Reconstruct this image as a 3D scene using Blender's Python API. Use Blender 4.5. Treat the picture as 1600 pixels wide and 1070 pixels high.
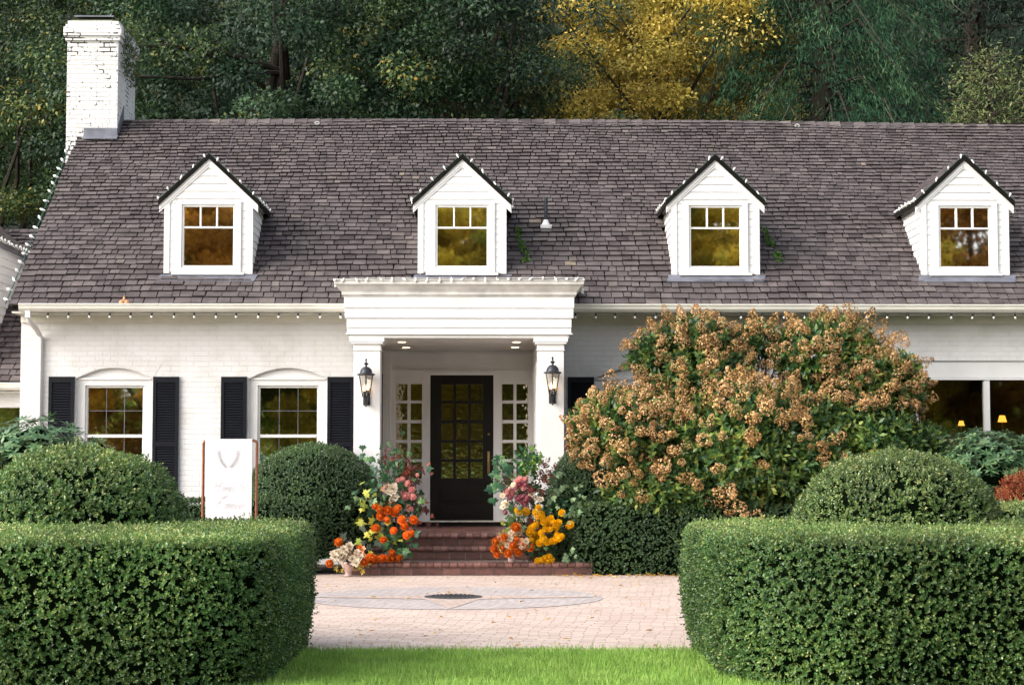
import bpy, math, random
import numpy as np
from mathutils import Vector, Matrix, Euler

R = math.radians
scene = bpy.context.scene
for o in list(bpy.data.objects): bpy.data.objects.remove(o)
COL = scene.collection

# ------------------------------------------------------------------ camera
CAM_H, FPX = 1.4, 2840.0
cd = bpy.data.cameras.new('camera'); cam = bpy.data.objects.new('camera', cd); COL.objects.link(cam)
cam.location = (0, 0, CAM_H)
cam.rotation_euler = (R(90 + 3.77), 0, R(-0.686))
cd.sensor_width = 36; cd.lens = FPX / 1600 * 36; cd.clip_start = 0.1; cd.clip_end = 2000
scene.camera = cam
# ------------------------------------------------------------------ world, sun, exposure
w = bpy.data.worlds.new('World'); scene.world = w; w.use_nodes = True
SUN_EL, SUN_AZ = 31, 243          # azimuth from +Y (north) clockwise: behind and left of the camera
nt = w.node_tree; sky = nt.nodes.new('ShaderNodeTexSky'); sky.sky_type = 'NISHITA'
sky.sun_disc = False; sky.sun_elevation = R(SUN_EL); sky.sun_rotation = R(SUN_AZ)
sky.air_density = 1.0; sky.dust_density = 3.5; sky.ozone_density = 0.8
hs = nt.nodes.new('ShaderNodeHueSaturation'); hs.inputs['Saturation'].default_value = .42      # thin high cloud takes the blue out of the sky
nt.links.new(sky.outputs[0], hs.inputs['Color']); nt.links.new(hs.outputs[0], nt.nodes['Background'].inputs[0]); nt.nodes['Background'].inputs[1].default_value = 0.15
sd = bpy.data.lights.new('sun', 'SUN'); sd.energy = .8; sd.angle = R(75); sd.color = (1, .95, .88)
sun = bpy.data.objects.new('sun', sd); COL.objects.link(sun)
_d = Vector((math.sin(R(SUN_AZ)) * math.cos(R(SUN_EL)), math.cos(R(SUN_AZ)) * math.cos(R(SUN_EL)), math.sin(R(SUN_EL))))
sun.rotation_euler = _d.to_track_quat('Z', 'Y').to_euler(); sun.location = _d * 60
vs = scene.view_settings; vs.view_transform = 'Standard'; vs.look = 'None'; vs.gamma = 1; vs.use_curve_mapping = False
vs.exposure = 1.42
scene.cycles.max_bounces = 6; scene.cycles.transparent_max_bounces = 8

_M = cam.rotation_euler.to_matrix()
def W(px, py, Y):
    d = _M @ Vector(((px - 800) / FPX, -(py - 535) / FPX, -1.0))
    t = Y / d.y
    return Vector((d.x * t, Y, CAM_H + d.z * t))
def WX(px, Y, py=600): return W(px, py, Y).x
def WZ(py, Y, px=766): return W(px, py, Y).z

# ------------------------------------------------------------------ materials
MATS = {}
def newmat(name):
    m = bpy.data.materials.new(name); m.use_nodes = True
    n = m.node_tree.nodes; l = m.node_tree.links
    return m, n, l, n['Principled BSDF']
def plain(name, col, rough=.6, metal=0, var=.12, scale=6, bump=0, bscale=60, spec=.5):
    m, n, l, b = newmat(name)
    geo = n.new('ShaderNodeNewGeometry'); nz = n.new('ShaderNodeTexNoise'); nz.inputs['Scale'].default_value = scale; nz.inputs['Detail'].default_value = 5
    l.new(geo.outputs['Position'], nz.inputs['Vector'])
    r = n.new('ShaderNodeMapRange'); r.inputs['From Min'].default_value = .3; r.inputs['From Max'].default_value = .7
    r.inputs['To Min'].default_value = 1 - var; r.inputs['To Max'].default_value = 1 + var * .5
    l.new(nz.outputs['Fac'], r.inputs['Value'])
    mx = n.new('ShaderNodeMix'); mx.data_type = 'RGBA'; mx.blend_type = 'MULTIPLY'; mx.inputs[0].default_value = 1
    mx.inputs['A'].default_value = (*col, 1); l.new(r.outputs[0], mx.inputs['B'])
    l.new(mx.outputs['Result'], b.inputs['Base Color'])
    b.inputs['Roughness'].default_value = rough; b.inputs['Metallic'].default_value = metal; b.inputs['Specular IOR Level'].default_value = spec
    if bump:
        n2 = n.new('ShaderNodeTexNoise'); n2.inputs['Scale'].default_value = bscale; n2.inputs['Detail'].default_value = 4
        l.new(geo.outputs['Position'], n2.inputs['Vector'])
        bp = n.new('ShaderNodeBump'); bp.inputs['Strength'].default_value = bump; bp.inputs['Distance'].default_value = .01
        l.new(n2.outputs['Fac'], bp.inputs['Height']); l.new(bp.outputs[0], b.inputs['Normal'])
    MATS[name] = m; return m
def ramp(n, stops, interp='LINEAR'):
    r = n.new('ShaderNodeValToRGB'); r.color_ramp.interpolation = interp
    e = r.color_ramp.elements
    while len(e) < len(stops): e.new(0.5)
    for i, (p, c) in enumerate(stops): e[i].position = p; e[i].color = (*c, 1)
    return r
def leafmat(name, stops, rough=.45, trans=.25, spec=.5, clu=.35, nscale=1.5, nlo=.75, nhi=1.25):
    """colour by each leaf's own random value, nudged by its clump"""
    m, n, l, b = newmat(name)
    a = n.new('ShaderNodeAttribute'); a.attribute_name = 'rnd'; c = n.new('ShaderNodeAttribute'); c.attribute_name = 'clu'
    mm = n.new('ShaderNodeMix'); mm.inputs[0].default_value = clu; l.new(a.outputs['Fac'], mm.inputs['A']); l.new(c.outputs['Fac'], mm.inputs['B'])
    rp = ramp(n, stops); l.new(mm.outputs[0], rp.inputs[0])
    geo = n.new('ShaderNodeNewGeometry'); nz = n.new('ShaderNodeTexNoise'); nz.inputs['Scale'].default_value = nscale; nz.inputs['Detail'].default_value = 3
    l.new(geo.outputs['Position'], nz.inputs['Vector'])
    mr = n.new('ShaderNodeMapRange'); mr.inputs['From Min'].default_value = .35; mr.inputs['From Max'].default_value = .65
    mr.inputs['To Min'].default_value = nlo; mr.inputs['To Max'].default_value = nhi; l.new(nz.outputs['Fac'], mr.inputs['Value'])
    mx = n.new('ShaderNodeMix'); mx.data_type = 'RGBA'; mx.blend_type = 'MULTIPLY'; mx.inputs[0].default_value = 1
    l.new(rp.outputs[0], mx.inputs['A']); l.new(mr.outputs[0], mx.inputs['B'])
    l.new(mx.outputs['Result'], b.inputs['Base Color']); b.inputs['Roughness'].default_value = rough; b.inputs['Specular IOR Level'].default_value = spec
    if trans:
        t = n.new('ShaderNodeBsdfTranslucent'); l.new(mx.outputs['Result'], t.inputs['Color'])
        ms = n.new('ShaderNodeMixShader'); ms.inputs[0].default_value = trans
        l.new(b.outputs[0], ms.inputs[1]); l.new(t.outputs[0], ms.inputs[2]); l.new(ms.outputs[0], n['Material Output'].inputs['Surface'])
    MATS[name] = m; return m
def brickcoords(n, l):
    geo = n.new('ShaderNodeNewGeometry'); s = n.new('ShaderNodeSeparateXYZ'); l.new(geo.outputs['Position'], s.inputs[0])
    a = n.new('ShaderNodeMath'); l.new(s.outputs[0], a.inputs[0]); l.new(s.outputs[1], a.inputs[1])
    c = n.new('ShaderNodeCombineXYZ'); l.new(a.outputs[0], c.inputs[0]); l.new(s.outputs[2], c.inputs[1])
    return geo, c
def brickmat(name, col, chip=0.0, bump=.5):
    m, n, l, b = newmat(name); geo, c = brickcoords(n, l)
    nz0 = n.new('ShaderNodeTexNoise'); nz0.inputs['Scale'].default_value = 2.5; l.new(geo.outputs['Position'], nz0.inputs['Vector'])
    wob = n.new('ShaderNodeMix'); wob.data_type = 'RGBA'; wob.blend_type = 'ADD'; wob.inputs[0].default_value = .025
    l.new(c.outputs[0], wob.inputs['A']); l.new(nz0.outputs['Color'], wob.inputs['B'])
    br = n.new('ShaderNodeTexBrick'); br.inputs['Scale'].default_value = 1; br.inputs['Brick Width'].default_value = .21; br.inputs['Row Height'].default_value = .072
    br.inputs['Mortar Size'].default_value = .007; br.inputs['Mortar Smooth'].default_value = .6
    br.inputs['Color1'].default_value = (1, 1, 1, 1); br.inputs['Color2'].default_value = (.9, .9, .9, 1); br.inputs['Mortar'].default_value = (0, 0, 0, 1)
    l.new(wob.outputs['Result'], br.inputs['Vector'])
    nz = n.new('ShaderNodeTexNoise'); nz.inputs['Scale'].default_value = 3; nz.inputs['Detail'].default_value = 6; l.new(geo.outputs['Position'], nz.inputs['Vector'])
    rp = ramp(n, [(.25, tuple(x * f for x, f in zip(col, (.84, .83, .80)))), (.5, tuple(x * .96 for x in col)), (.75, col)]); l.new(nz.outputs['Fac'], rp.inputs[0])
    out = rp.outputs[0]
    mort = n.new('ShaderNodeMix'); mort.data_type = 'RGBA'; mort.blend_type = 'MULTIPLY'
    mf = n.new('ShaderNodeMath'); mf.operation = 'MULTIPLY'; mf.inputs[1].default_value = .13; l.new(br.outputs['Fac'], mf.inputs[0])
    l.new(mf.outputs[0], mort.inputs[0]); l.new(out, mort.inputs['A']); mort.inputs['B'].default_value = (.45, .42, .4, 1); out = mort.outputs['Result']
    if chip:
        nc = n.new('ShaderNodeTexNoise'); nc.inputs['Scale'].default_value = 2.6; nc.inputs['Detail'].default_value = 5; nc.inputs['Roughness'].default_value = .7
        l.new(geo.outputs['Position'], nc.inputs['Vector'])
        r2 = n.new('ShaderNodeMapRange'); r2.inputs['From Min'].default_value = .53; r2.inputs['From Max'].default_value = .56; l.new(nc.outputs['Fac'], r2.inputs['Value'])
        mu = n.new('ShaderNodeMath'); mu.operation = 'MULTIPLY'; l.new(r2.outputs[0], mu.inputs[0]); b2 = n.new('ShaderNodeTexBrick'); b2.inputs['Scale'].default_value = 1; b2.inputs['Brick Width'].default_value = .21; b2.inputs['Row Height'].default_value = .072; b2.inputs['Mortar Size'].default_value = .011; b2.inputs['Mortar Smooth'].default_value = .1
        l.new(wob.outputs['Result'], b2.inputs['Vector']); l.new(b2.outputs['Fac'], mu.inputs[1])
        nd = n.new('ShaderNodeTexNoise'); nd.inputs['Scale'].default_value = 22; nd.inputs['Detail'].default_value = 3; l.new(geo.outputs['Position'], nd.inputs['Vector'])
        r3 = n.new('ShaderNodeMapRange'); r3.inputs['From Min'].default_value = .655; r3.inputs['From Max'].default_value = .69; l.new(nd.outputs['Fac'], r3.inputs['Value'])
        ad = n.new('ShaderNodeMath'); ad.operation = 'MAXIMUM'; l.new(mu.outputs[0], ad.inputs[0]); l.new(r3.outputs[0], ad.inputs[1])
        mc = n.new('ShaderNodeMix'); mc.data_type = 'RGBA'; l.new(ad.outputs[0], mc.inputs[0]); l.new(out, mc.inputs['A']); mc.inputs['B'].default_value = (.035, .028, .018, 1)
        out = mc.outputs['Result']
    l.new(out, b.inputs['Base Color']); b.inputs['Roughness'].default_value = .7
    inv = n.new('ShaderNodeMath'); inv.operation = 'SUBTRACT'; inv.inputs[0].default_value = 1; l.new(br.outputs['Fac'], inv.inputs[1])
    nb = n.new('ShaderNodeTexNoise'); nb.inputs['Scale'].default_value = 14; nb.inputs['Detail'].default_value = 4; l.new(geo.outputs['Position'], nb.inputs['Vector'])
    s1 = n.new('ShaderNodeMath'); s1.operation = 'MULTIPLY_ADD'; s1.inputs[1].default_value = .9; l.new(nb.outputs['Fac'], s1.inputs[0]); l.new(inv.outputs[0], s1.inputs[2])
    bp = n.new('ShaderNodeBump'); bp.inputs['Strength'].default_value = bump; bp.inputs['Distance'].default_value = .008
    l.new(s1.outputs[0], bp.inputs['Height']); l.new(bp.outputs[0], b.inputs['Normal'])
    MATS[name] = m; return m
def attrmat(name, stops, rough=.8, nvar=.25, nscale=9, bump=.3, bscale=80, spec=.3):
    m, n, l, b = newmat(name)
    a = n.new('ShaderNodeAttribute'); a.attribute_name = 'rnd'; rp = ramp(n, stops); l.new(a.outputs['Fac'], rp.inputs[0])
    geo = n.new('ShaderNodeNewGeometry'); nz = n.new('ShaderNodeTexNoise'); nz.inputs['Scale'].default_value = nscale; nz.inputs['Detail'].default_value = 6
    l.new(geo.outputs['Position'], nz.inputs['Vector'])
    mr = n.new('ShaderNodeMapRange'); mr.inputs['From Min'].default_value = .3; mr.inputs['From Max'].default_value = .7
    mr.inputs['To Min'].default_value = 1 - nvar; mr.inputs['To Max'].default_value = 1 + nvar; l.new(nz.outputs['Fac'], mr.inputs['Value'])
    mx = n.new('ShaderNodeMix'); mx.data_type = 'RGBA'; mx.blend_type = 'MULTIPLY'; mx.inputs[0].default_value = 1
    l.new(rp.outputs[0], mx.inputs['A']); l.new(mr.outputs[0], mx.inputs['B']); l.new(mx.outputs['Result'], b.inputs['Base Color'])
    b.inputs['Roughness'].default_value = rough; b.inputs['Specular IOR Level'].default_value = spec
    n2 = n.new('ShaderNodeTexNoise'); n2.inputs['Scale'].default_value = bscale; l.new(geo.outputs['Position'], n2.inputs['Vector'])
    bp = n.new('ShaderNodeBump'); bp.inputs['Strength'].default_value = bump; bp.inputs['Distance'].default_value = .004
    l.new(n2.outputs['Fac'], bp.inputs['Height']); l.new(bp.outputs[0], b.inputs['Normal'])
    MATS[name] = m; return m
def glassmat(name, fac=.4, ripple=0.0, clear=False, tint=(.9, .88, .8)):
    m, n, l, b = newmat(name)
    g = n.new('ShaderNodeBsdfGlossy'); g.inputs['Roughness'].default_value = .02; g.inputs['Color'].default_value = (*tint, 1)
    if clear: t = n.new('ShaderNodeBsdfTransparent'); t.inputs['Color'].default_value = (.8, .8, .78, 1)
    else: t = n.new('ShaderNodeBsdfDiffuse'); t.inputs['Color'].default_value = (.012, .011, .008, 1)
    ms = n.new('ShaderNodeMixShader'); ms.inputs[0].default_value = fac
    l.new(t.outputs[0], ms.inputs[1]); l.new(g.outputs[0], ms.inputs[2]); l.new(ms.outputs[0], n['Material Output'].inputs['Surface'])
    geo = n.new('ShaderNodeNewGeometry'); nz = n.new('ShaderNodeTexNoise'); nz.inputs['Scale'].default_value = 3 if ripple < .3 else 14; nz.inputs['Detail'].default_value = 1
    l.new(geo.outputs['Position'], nz.inputs['Vector'])
    bp = n.new('ShaderNodeBump'); bp.inputs['Strength'].default_value = 1; bp.inputs['Distance'].default_value = ripple * .004
    l.new(nz.outputs['Fac'], bp.inputs['Height']); l.new(bp.outputs[0], g.inputs['Normal'])
    MATS[name] = m; return m
def emis(name, col, strength):
    m, n, l, b = newmat(name); b.inputs['Base Color'].default_value = (*col, 1)
    b.inputs['Emission Color'].default_value = (*col, 1); b.inputs['Emission Strength'].default_value = strength; MATS[name] = m; return m

brickmat('painted_brick', (.70, .685, .68), bump=.5)
brickmat('chimney_brick', (.68, .665, .655), chip=1, bump=.9)
plain('white_trim', (.70, .685, .675), .45, var=.09, scale=2.2, bump=.08)
plain('weathered_trim', (.65, .63, .60), .6, var=.3, scale=4, bump=.1)
plain('clapboard', (.69, .675, .67), .5, var=.05, scale=3)
plain('gutter_paint', (.66, .64, .57), .4, var=.1, scale=4)
plain('shutter_paint', (.006, .007, .011), .5, var=.2, spec=.18)
plain('door_paint', (.007, .005, .004), .35, var=.2, spec=.25)
plain('black_metal', (.025, .028, .036), .38, .3, var=.2)
plain('lead_flashing', (.16, .165, .20), .5, .2, var=.35, scale=5)
plain('brass', (.30, .20, .08), .45, .8)
plain('copper_pipe', (.22, .085, .045), .45, .6, var=.25, scale=12)
plain('banner_cloth', (.62, .61, .63), .9, var=.04, scale=12, bump=.1)
plain('lettering_ink', (.38, .38, .41), .8, var=.25, scale=60)
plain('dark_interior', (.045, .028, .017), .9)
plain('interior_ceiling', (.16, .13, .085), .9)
plain('bark', (.04, .03, .022), .95, var=.4, scale=8, bump=.8, bscale=12)
plain('pale_twig', (.22, .19, .15), .9, var=.3)
plain('stem_wood', (.11, .075, .045), .9, var=.3)
plain('shaded_core', (.005, .009, .004), 1, var=.4, scale=30, spec=0)  # near-black: the shade inside the shrubs is put into this colour
plain('soil', (.05, .035, .022), .95, var=.4, scale=14, bump=.8, bscale=50)
plain('terracotta_pink', (.62, .45, .42), .6, var=.15, scale=30)
plain('bulb_plastic', (.85, .84, .80), .25, var=.04)
plain('cord_green', (.02, .07, .055), .5)
plain('white_cord', (.6, .6, .56), .5)
plain('dark_eave', (.010, .009, .008), .9, var=.3, spec=.08)
plain('grate_iron', (.07, .07, .075), .5, .3, var=.5, scale=90)
plain('moss', (.10, .11, .02), 1, var=.5, scale=40, bump=.8)
plain('ceiling_paint', (.6, .58, .54), .6, var=.05)
glassmat('window_glass', .9, .04, tint=(1, .98, .92)); glassmat('rippled_glass', .5, .45, tint=(1, .86, .62)); glassmat('clear_glass', .10, .05, True); glassmat('lantern_glass', .06, .1, True)
emis('lamp_glow', (1, .55, .22), 5); emis('flame_glow', (1, .55, .22), 4); emis('shade_glow', (1, .42, .05), 1.3); emis('recess_glow', (1, .62, .36), 3)
SH = [(.0, (.044, .034, .035)), (.3, (.074, .060, .061)), (.6, (.102, .085, .085)), (.85, (.135, .113, .105)), (1, (.18, .145, .11))]
attrmat('roof_shingle', SH, .85, .3, 5, .5, 60)
attrmat('step_brick', [(0, (.075, .03, .024)), (.5, (.125, .052, .042)), (1, (.18, .085, .068))], .5, .3, 20, .4, 90, .5)
plain('mortar', (.24, .20, .18), .9, var=.2, scale=20)

# leaves
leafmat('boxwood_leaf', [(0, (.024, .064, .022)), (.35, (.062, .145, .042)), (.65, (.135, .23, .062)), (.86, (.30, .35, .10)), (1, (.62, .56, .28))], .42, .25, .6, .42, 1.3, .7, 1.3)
leafmat('dark_boxwood_leaf', [(0, (.016, .044, .020)), (.5, (.042, .092, .036)), (1, (.13, .19, .055))], .4, .15, .5, .35, 2.2)
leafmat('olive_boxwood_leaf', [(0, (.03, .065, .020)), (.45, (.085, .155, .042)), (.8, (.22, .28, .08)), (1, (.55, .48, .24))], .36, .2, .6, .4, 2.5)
leafmat('rhododendron_leaf', [(0, (.03, .09, .04)), (.5, (.085, .18, .075)), (1, (.22, .31, .14))], .32, .15, .7, .3, 2)
leafmat('hydrangea_leaf', [(0, (.018, .055, .024)), (.4, (.045, .115, .036)), (.62, (.13, .22, .045)), (.9, (.32, .34, .07)), (1, (.62, .38, .04))], .4, .3, .5, .4, 1.2, .6, 1.3)
leafmat('hydrangea_bloom', [(0, (.11, .05, .020)), (.35, (.34, .19, .070)), (.7, (.60, .38, .17)), (.9, (.74, .46, .28)), (1, (.76, .62, .34))], .8, .2, .2, .3, .8, .75, 1.15)
leafmat('red_shrub_leaf', [(0, (.10, .018, .012)), (.6, (.24, .05, .02)), (1, (.34, .18, .04))], .5, .25, .3)
leafmat('dark_tree_leaf', [(0, (.008, .024, .012)), (.5, (.022, .055, .024)), (.75, (.07, .13, .045)), (.93, (.20, .22, .06)), (1, (.45, .28, .04))], .5, .22, .4, .55, .6, .45, 1.6)
leafmat('green_tree_leaf', [(0, (.012, .034, .012)), (.5, (.040, .080, .024)), (.8, (.13, .17, .045)), (1, (.48, .30, .04))], .5, .28, .4, .5, .6, .45, 1.5)
leafmat('yellow_tree_leaf', [(0, (.16, .15, .03)), (.4, (.52, .41, .075)), (.8, (.76, .58, .13)), (1, (.85, .72, .25))], .55, .3, .3, .5, .8, .45, 1.25)
leafmat('lawn_gold_leaf', [(0, (.45, .36, .04)), (.4, (.74, .58, .08)), (.8, (.85, .60, .08)), (1, (.50, .60, .12))], .5, .65, .3, .5, .4, .5, 1.2)
leafmat('lawn_rust_leaf', [(0, (.30, .15, .03)), (.5, (.66, .34, .06)), (1, (.75, .50, .08))], .5, .65, .3, .5, .4, .5, 1.2)
leafmat('lawn_green_leaf', [(0, (.14, .22, .04)), (.5, (.36, .42, .08)), (1, (.70, .56, .08))], .5, .65, .3, .5, .4, .5, 1.2)
leafmat('orange_tree_leaf', [(0, (.16, .06, .02)), (.5, (.42, .17, .03)), (1, (.62, .33, .04))], .5, .35, .3, .5, .6, .7, 1.2)
leafmat('cedar_leaf', [(0, (.012, .038, .020)), (.55, (.030, .078, .040)), (.93, (.075, .13, .055)), (1, (.24, .08, .035))], .85, .12, .1, .5, .7, .65, 1.35)
leafmat('fir_leaf', [(0, (.010, .022, .014)), (1, (.030, .055, .032))], .7, .1, .3, .5, .7, .6, 1.3)
leafmat('pale_conifer_leaf', [(0, (.06, .09, .035)), (.6, (.15, .19, .07)), (1, (.30, .29, .10))], .6, .2, .3, .4, .9)
leafmat('forest_leaf', [(0, (.008, .018, .010)), (.7, (.022, .042, .020)), (1, (.07, .06, .015))], .7, .1, .2, .5, .2, .5, 1.4)
leafmat('grass_blade', [(0, (.14, .28, .045)), (.5, (.27, .46, .085)), (.85, (.42, .56, .15)), (1, (.55, .52, .25))], .5, .35, .3, .4, 3, .8, 1.2)
leafmat('ivy_leaf', [(0, (.05, .15, .02)), (1, (.16, .30, .04))], .5, .3)
leafmat('maple_green', [(0, (.015, .06, .03)), (.6, (.035, .11, .045)), (1, (.10, .20, .06))], .45, .3, .4)
leafmat('maple_yellow', [(0, (.20, .27, .04)), (.6, (.45, .47, .07)), (1, (.65, .58, .10))], .5, .35, .3)
leafmat('maple_red', [(0, (.05, .012, .012)), (.6, (.14, .03, .02)), (1, (.30, .07, .03))], .5, .25, .3)
leafmat('pale_leaf', [(0, (.10, .19, .10)), (1, (.26, .36, .18))], .6, .3, .3)
leafmat('dark_leaf', [(0, (.02, .028, .022)), (1, (.08, .10, .07))], .6, .2, .3)
leafmat('dahlia_petal', [(0, (.62, .10, .01)), (.6, (.85, .20, .015)), (1, (.95, .34, .05))], .6, .25, .3, .3)
leafmat('marigold_petal', [(0, (.75, .38, .0)), (.6, (.92, .58, .01)), (1, (.98, .72, .03))], .6, .25, .3, .3)
leafmat('cream_petal', [(0, (.78, .62, .45)), (.5, (.90, .80, .62)), (1, (.95, .88, .75))], .6, .25, .3, .3)
leafmat('pink_petal', [(0, (.60, .20, .20)), (.5, (.80, .38, .36)), (1, (.92, .62, .52))], .6, .25, .3, .3)
leafmat('mauve_petal', [(0, (.34, .08, .13)), (.5, (.52, .17, .22)), (1, (.72, .42, .36))], .6, .25, .3, .3)
leafmat('peach_petal', [(0, (.85, .38, .18)), (.5, (.92, .52, .30)), (1, (.95, .66, .42))], .6, .25, .3, .3)
leafmat('fallen_leaf_mat', [(0, (.35, .16, .04)), (.6, (.62, .38, .06)), (1, (.75, .55, .12))], .7, .1, .2)

# paving
def pavemat(name, stops, bw=.2, rh=.1, rot=0):
    m, n, l, b = newmat(name); geo = n.new('ShaderNodeNewGeometry')
    mp = n.new('ShaderNodeMapping'); mp.inputs['Rotation'].default_value = (0, 0, rot); l.new(geo.outputs['Position'], mp.inputs['Vector'])
    nz0 = n.new('ShaderNodeTexNoise'); nz0.inputs['Scale'].default_value = .9; nz0.inputs['Detail'].default_value = 4; l.new(geo.outputs['Position'], nz0.inputs['Vector'])
    wob = n.new('ShaderNodeMix'); wob.data_type = 'RGBA'; wob.blend_type = 'ADD'; wob.inputs[0].default_value = .30
    l.new(mp.outputs[0], wob.inputs['A']); l.new(nz0.outputs['Color'], wob.inputs['B'])
    br = n.new('ShaderNodeTexBrick'); br.inputs['Scale'].default_value = 1; br.inputs['Brick Width'].default_value = bw; br.inputs['Row Height'].default_value = rh
    br.inputs['Mortar Size'].default_value = .007; br.inputs['Mortar Smooth'].default_value = .3; br.inputs['Bias'].default_value = 0
    br.inputs['Color1'].default_value = (0, 0, 0, 1); br.inputs['Color2'].default_value = (1, 1, 1, 1); br.inputs['Mortar'].default_value = (.5, .5, .5, 1)
    l.new(wob.outputs['Result'], br.inputs['Vector'])
    nz = n.new('ShaderNodeTexNoise'); nz.inputs['Scale'].default_value = 1.3; nz.inputs['Detail'].default_value = 8; nz.inputs['Roughness'].default_value = .65; l.new(geo.outputs['Position'], nz.inputs['Vector'])
    mm = n.new('ShaderNodeMix'); mm.inputs[0].default_value = .5; l.new(br.outputs['Color'], mm.inputs['A']); l.new(nz.outputs['Fac'], mm.inputs['B'])
    rp = ramp(n, stops); l.new(mm.outputs[0], rp.inputs[0])
    mc = n.new('ShaderNodeMix'); mc.data_type = 'RGBA'; l.new(br.outputs['Fac'], mc.inputs[0]); l.new(rp.outputs[0], mc.inputs['A']); mc.inputs['B'].default_value = (.32, .25, .21, 1)
    l.new(mc.outputs['Result'], b.inputs['Base Color']); b.inputs['Roughness'].default_value = .75
    inv = n.new('ShaderNodeMath'); inv.operation = 'SUBTRACT'; inv.inputs[0].default_value = 1; l.new(br.outputs['Fac'], inv.inputs[1])
    bp = n.new('ShaderNodeBump'); bp.inputs['Strength'].default_value = .7; bp.inputs['Distance'].default_value = .008
    l.new(inv.outputs[0], bp.inputs['Height']); l.new(bp.outputs[0], b.inputs['Normal']); MATS[name] = m
pavemat('pink_paving', [(.1, (.44, .325, .265)), (.5, (.55, .43, .365)), (.9, (.65, .53, .455))], .19, .095, .12)
pavemat('blue_paving', [(.1, (.36, .32, .315)), (.5, (.44, .395, .385)), (.9, (.53, .47, .45))], .1, .1, .6)
pavemat('salmon_paving', [(.1, (.42, .31, .26)), (.5, (.50, .385, .33)), (.9, (.58, .46, .40))], .1, .1, .3)
m, n, l, b = newmat('lawn_ground'); geo = n.new('ShaderNodeNewGeometry'); nz = n.new('ShaderNodeTexNoise'); nz.inputs['Scale'].default_value = 25; nz.inputs['Detail'].default_value = 8
l.new(geo.outputs['Position'], nz.inputs['Vector']); rp = ramp(n, [(.35, (.03, .07, .012)), (.65, (.10, .21, .03))]); l.new(nz.outputs['Fac'], rp.inputs[0]); l.new(rp.outputs[0], b.inputs['Base Color'])
b.inputs['Roughness'].default_value = .9; MATS['lawn_ground'] = m
m, n, l, b = newmat('forest_floor'); geo = n.new('ShaderNodeNewGeometry'); nz = n.new('ShaderNodeTexNoise'); nz.inputs['Scale'].default_value = .6; nz.inputs['Detail'].default_value = 8
l.new(geo.outputs['Position'], nz.inputs['Vector']); rp = ramp(n, [(.35, (.006, .012, .006)), (.65, (.02, .028, .012))]); l.new(nz.outputs['Fac'], rp.inputs[0]); l.new(rp.outputs[0], b.inputs['Base Color'])
b.inputs['Roughness'].default_value = 1; MATS['forest_floor'] = m

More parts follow.
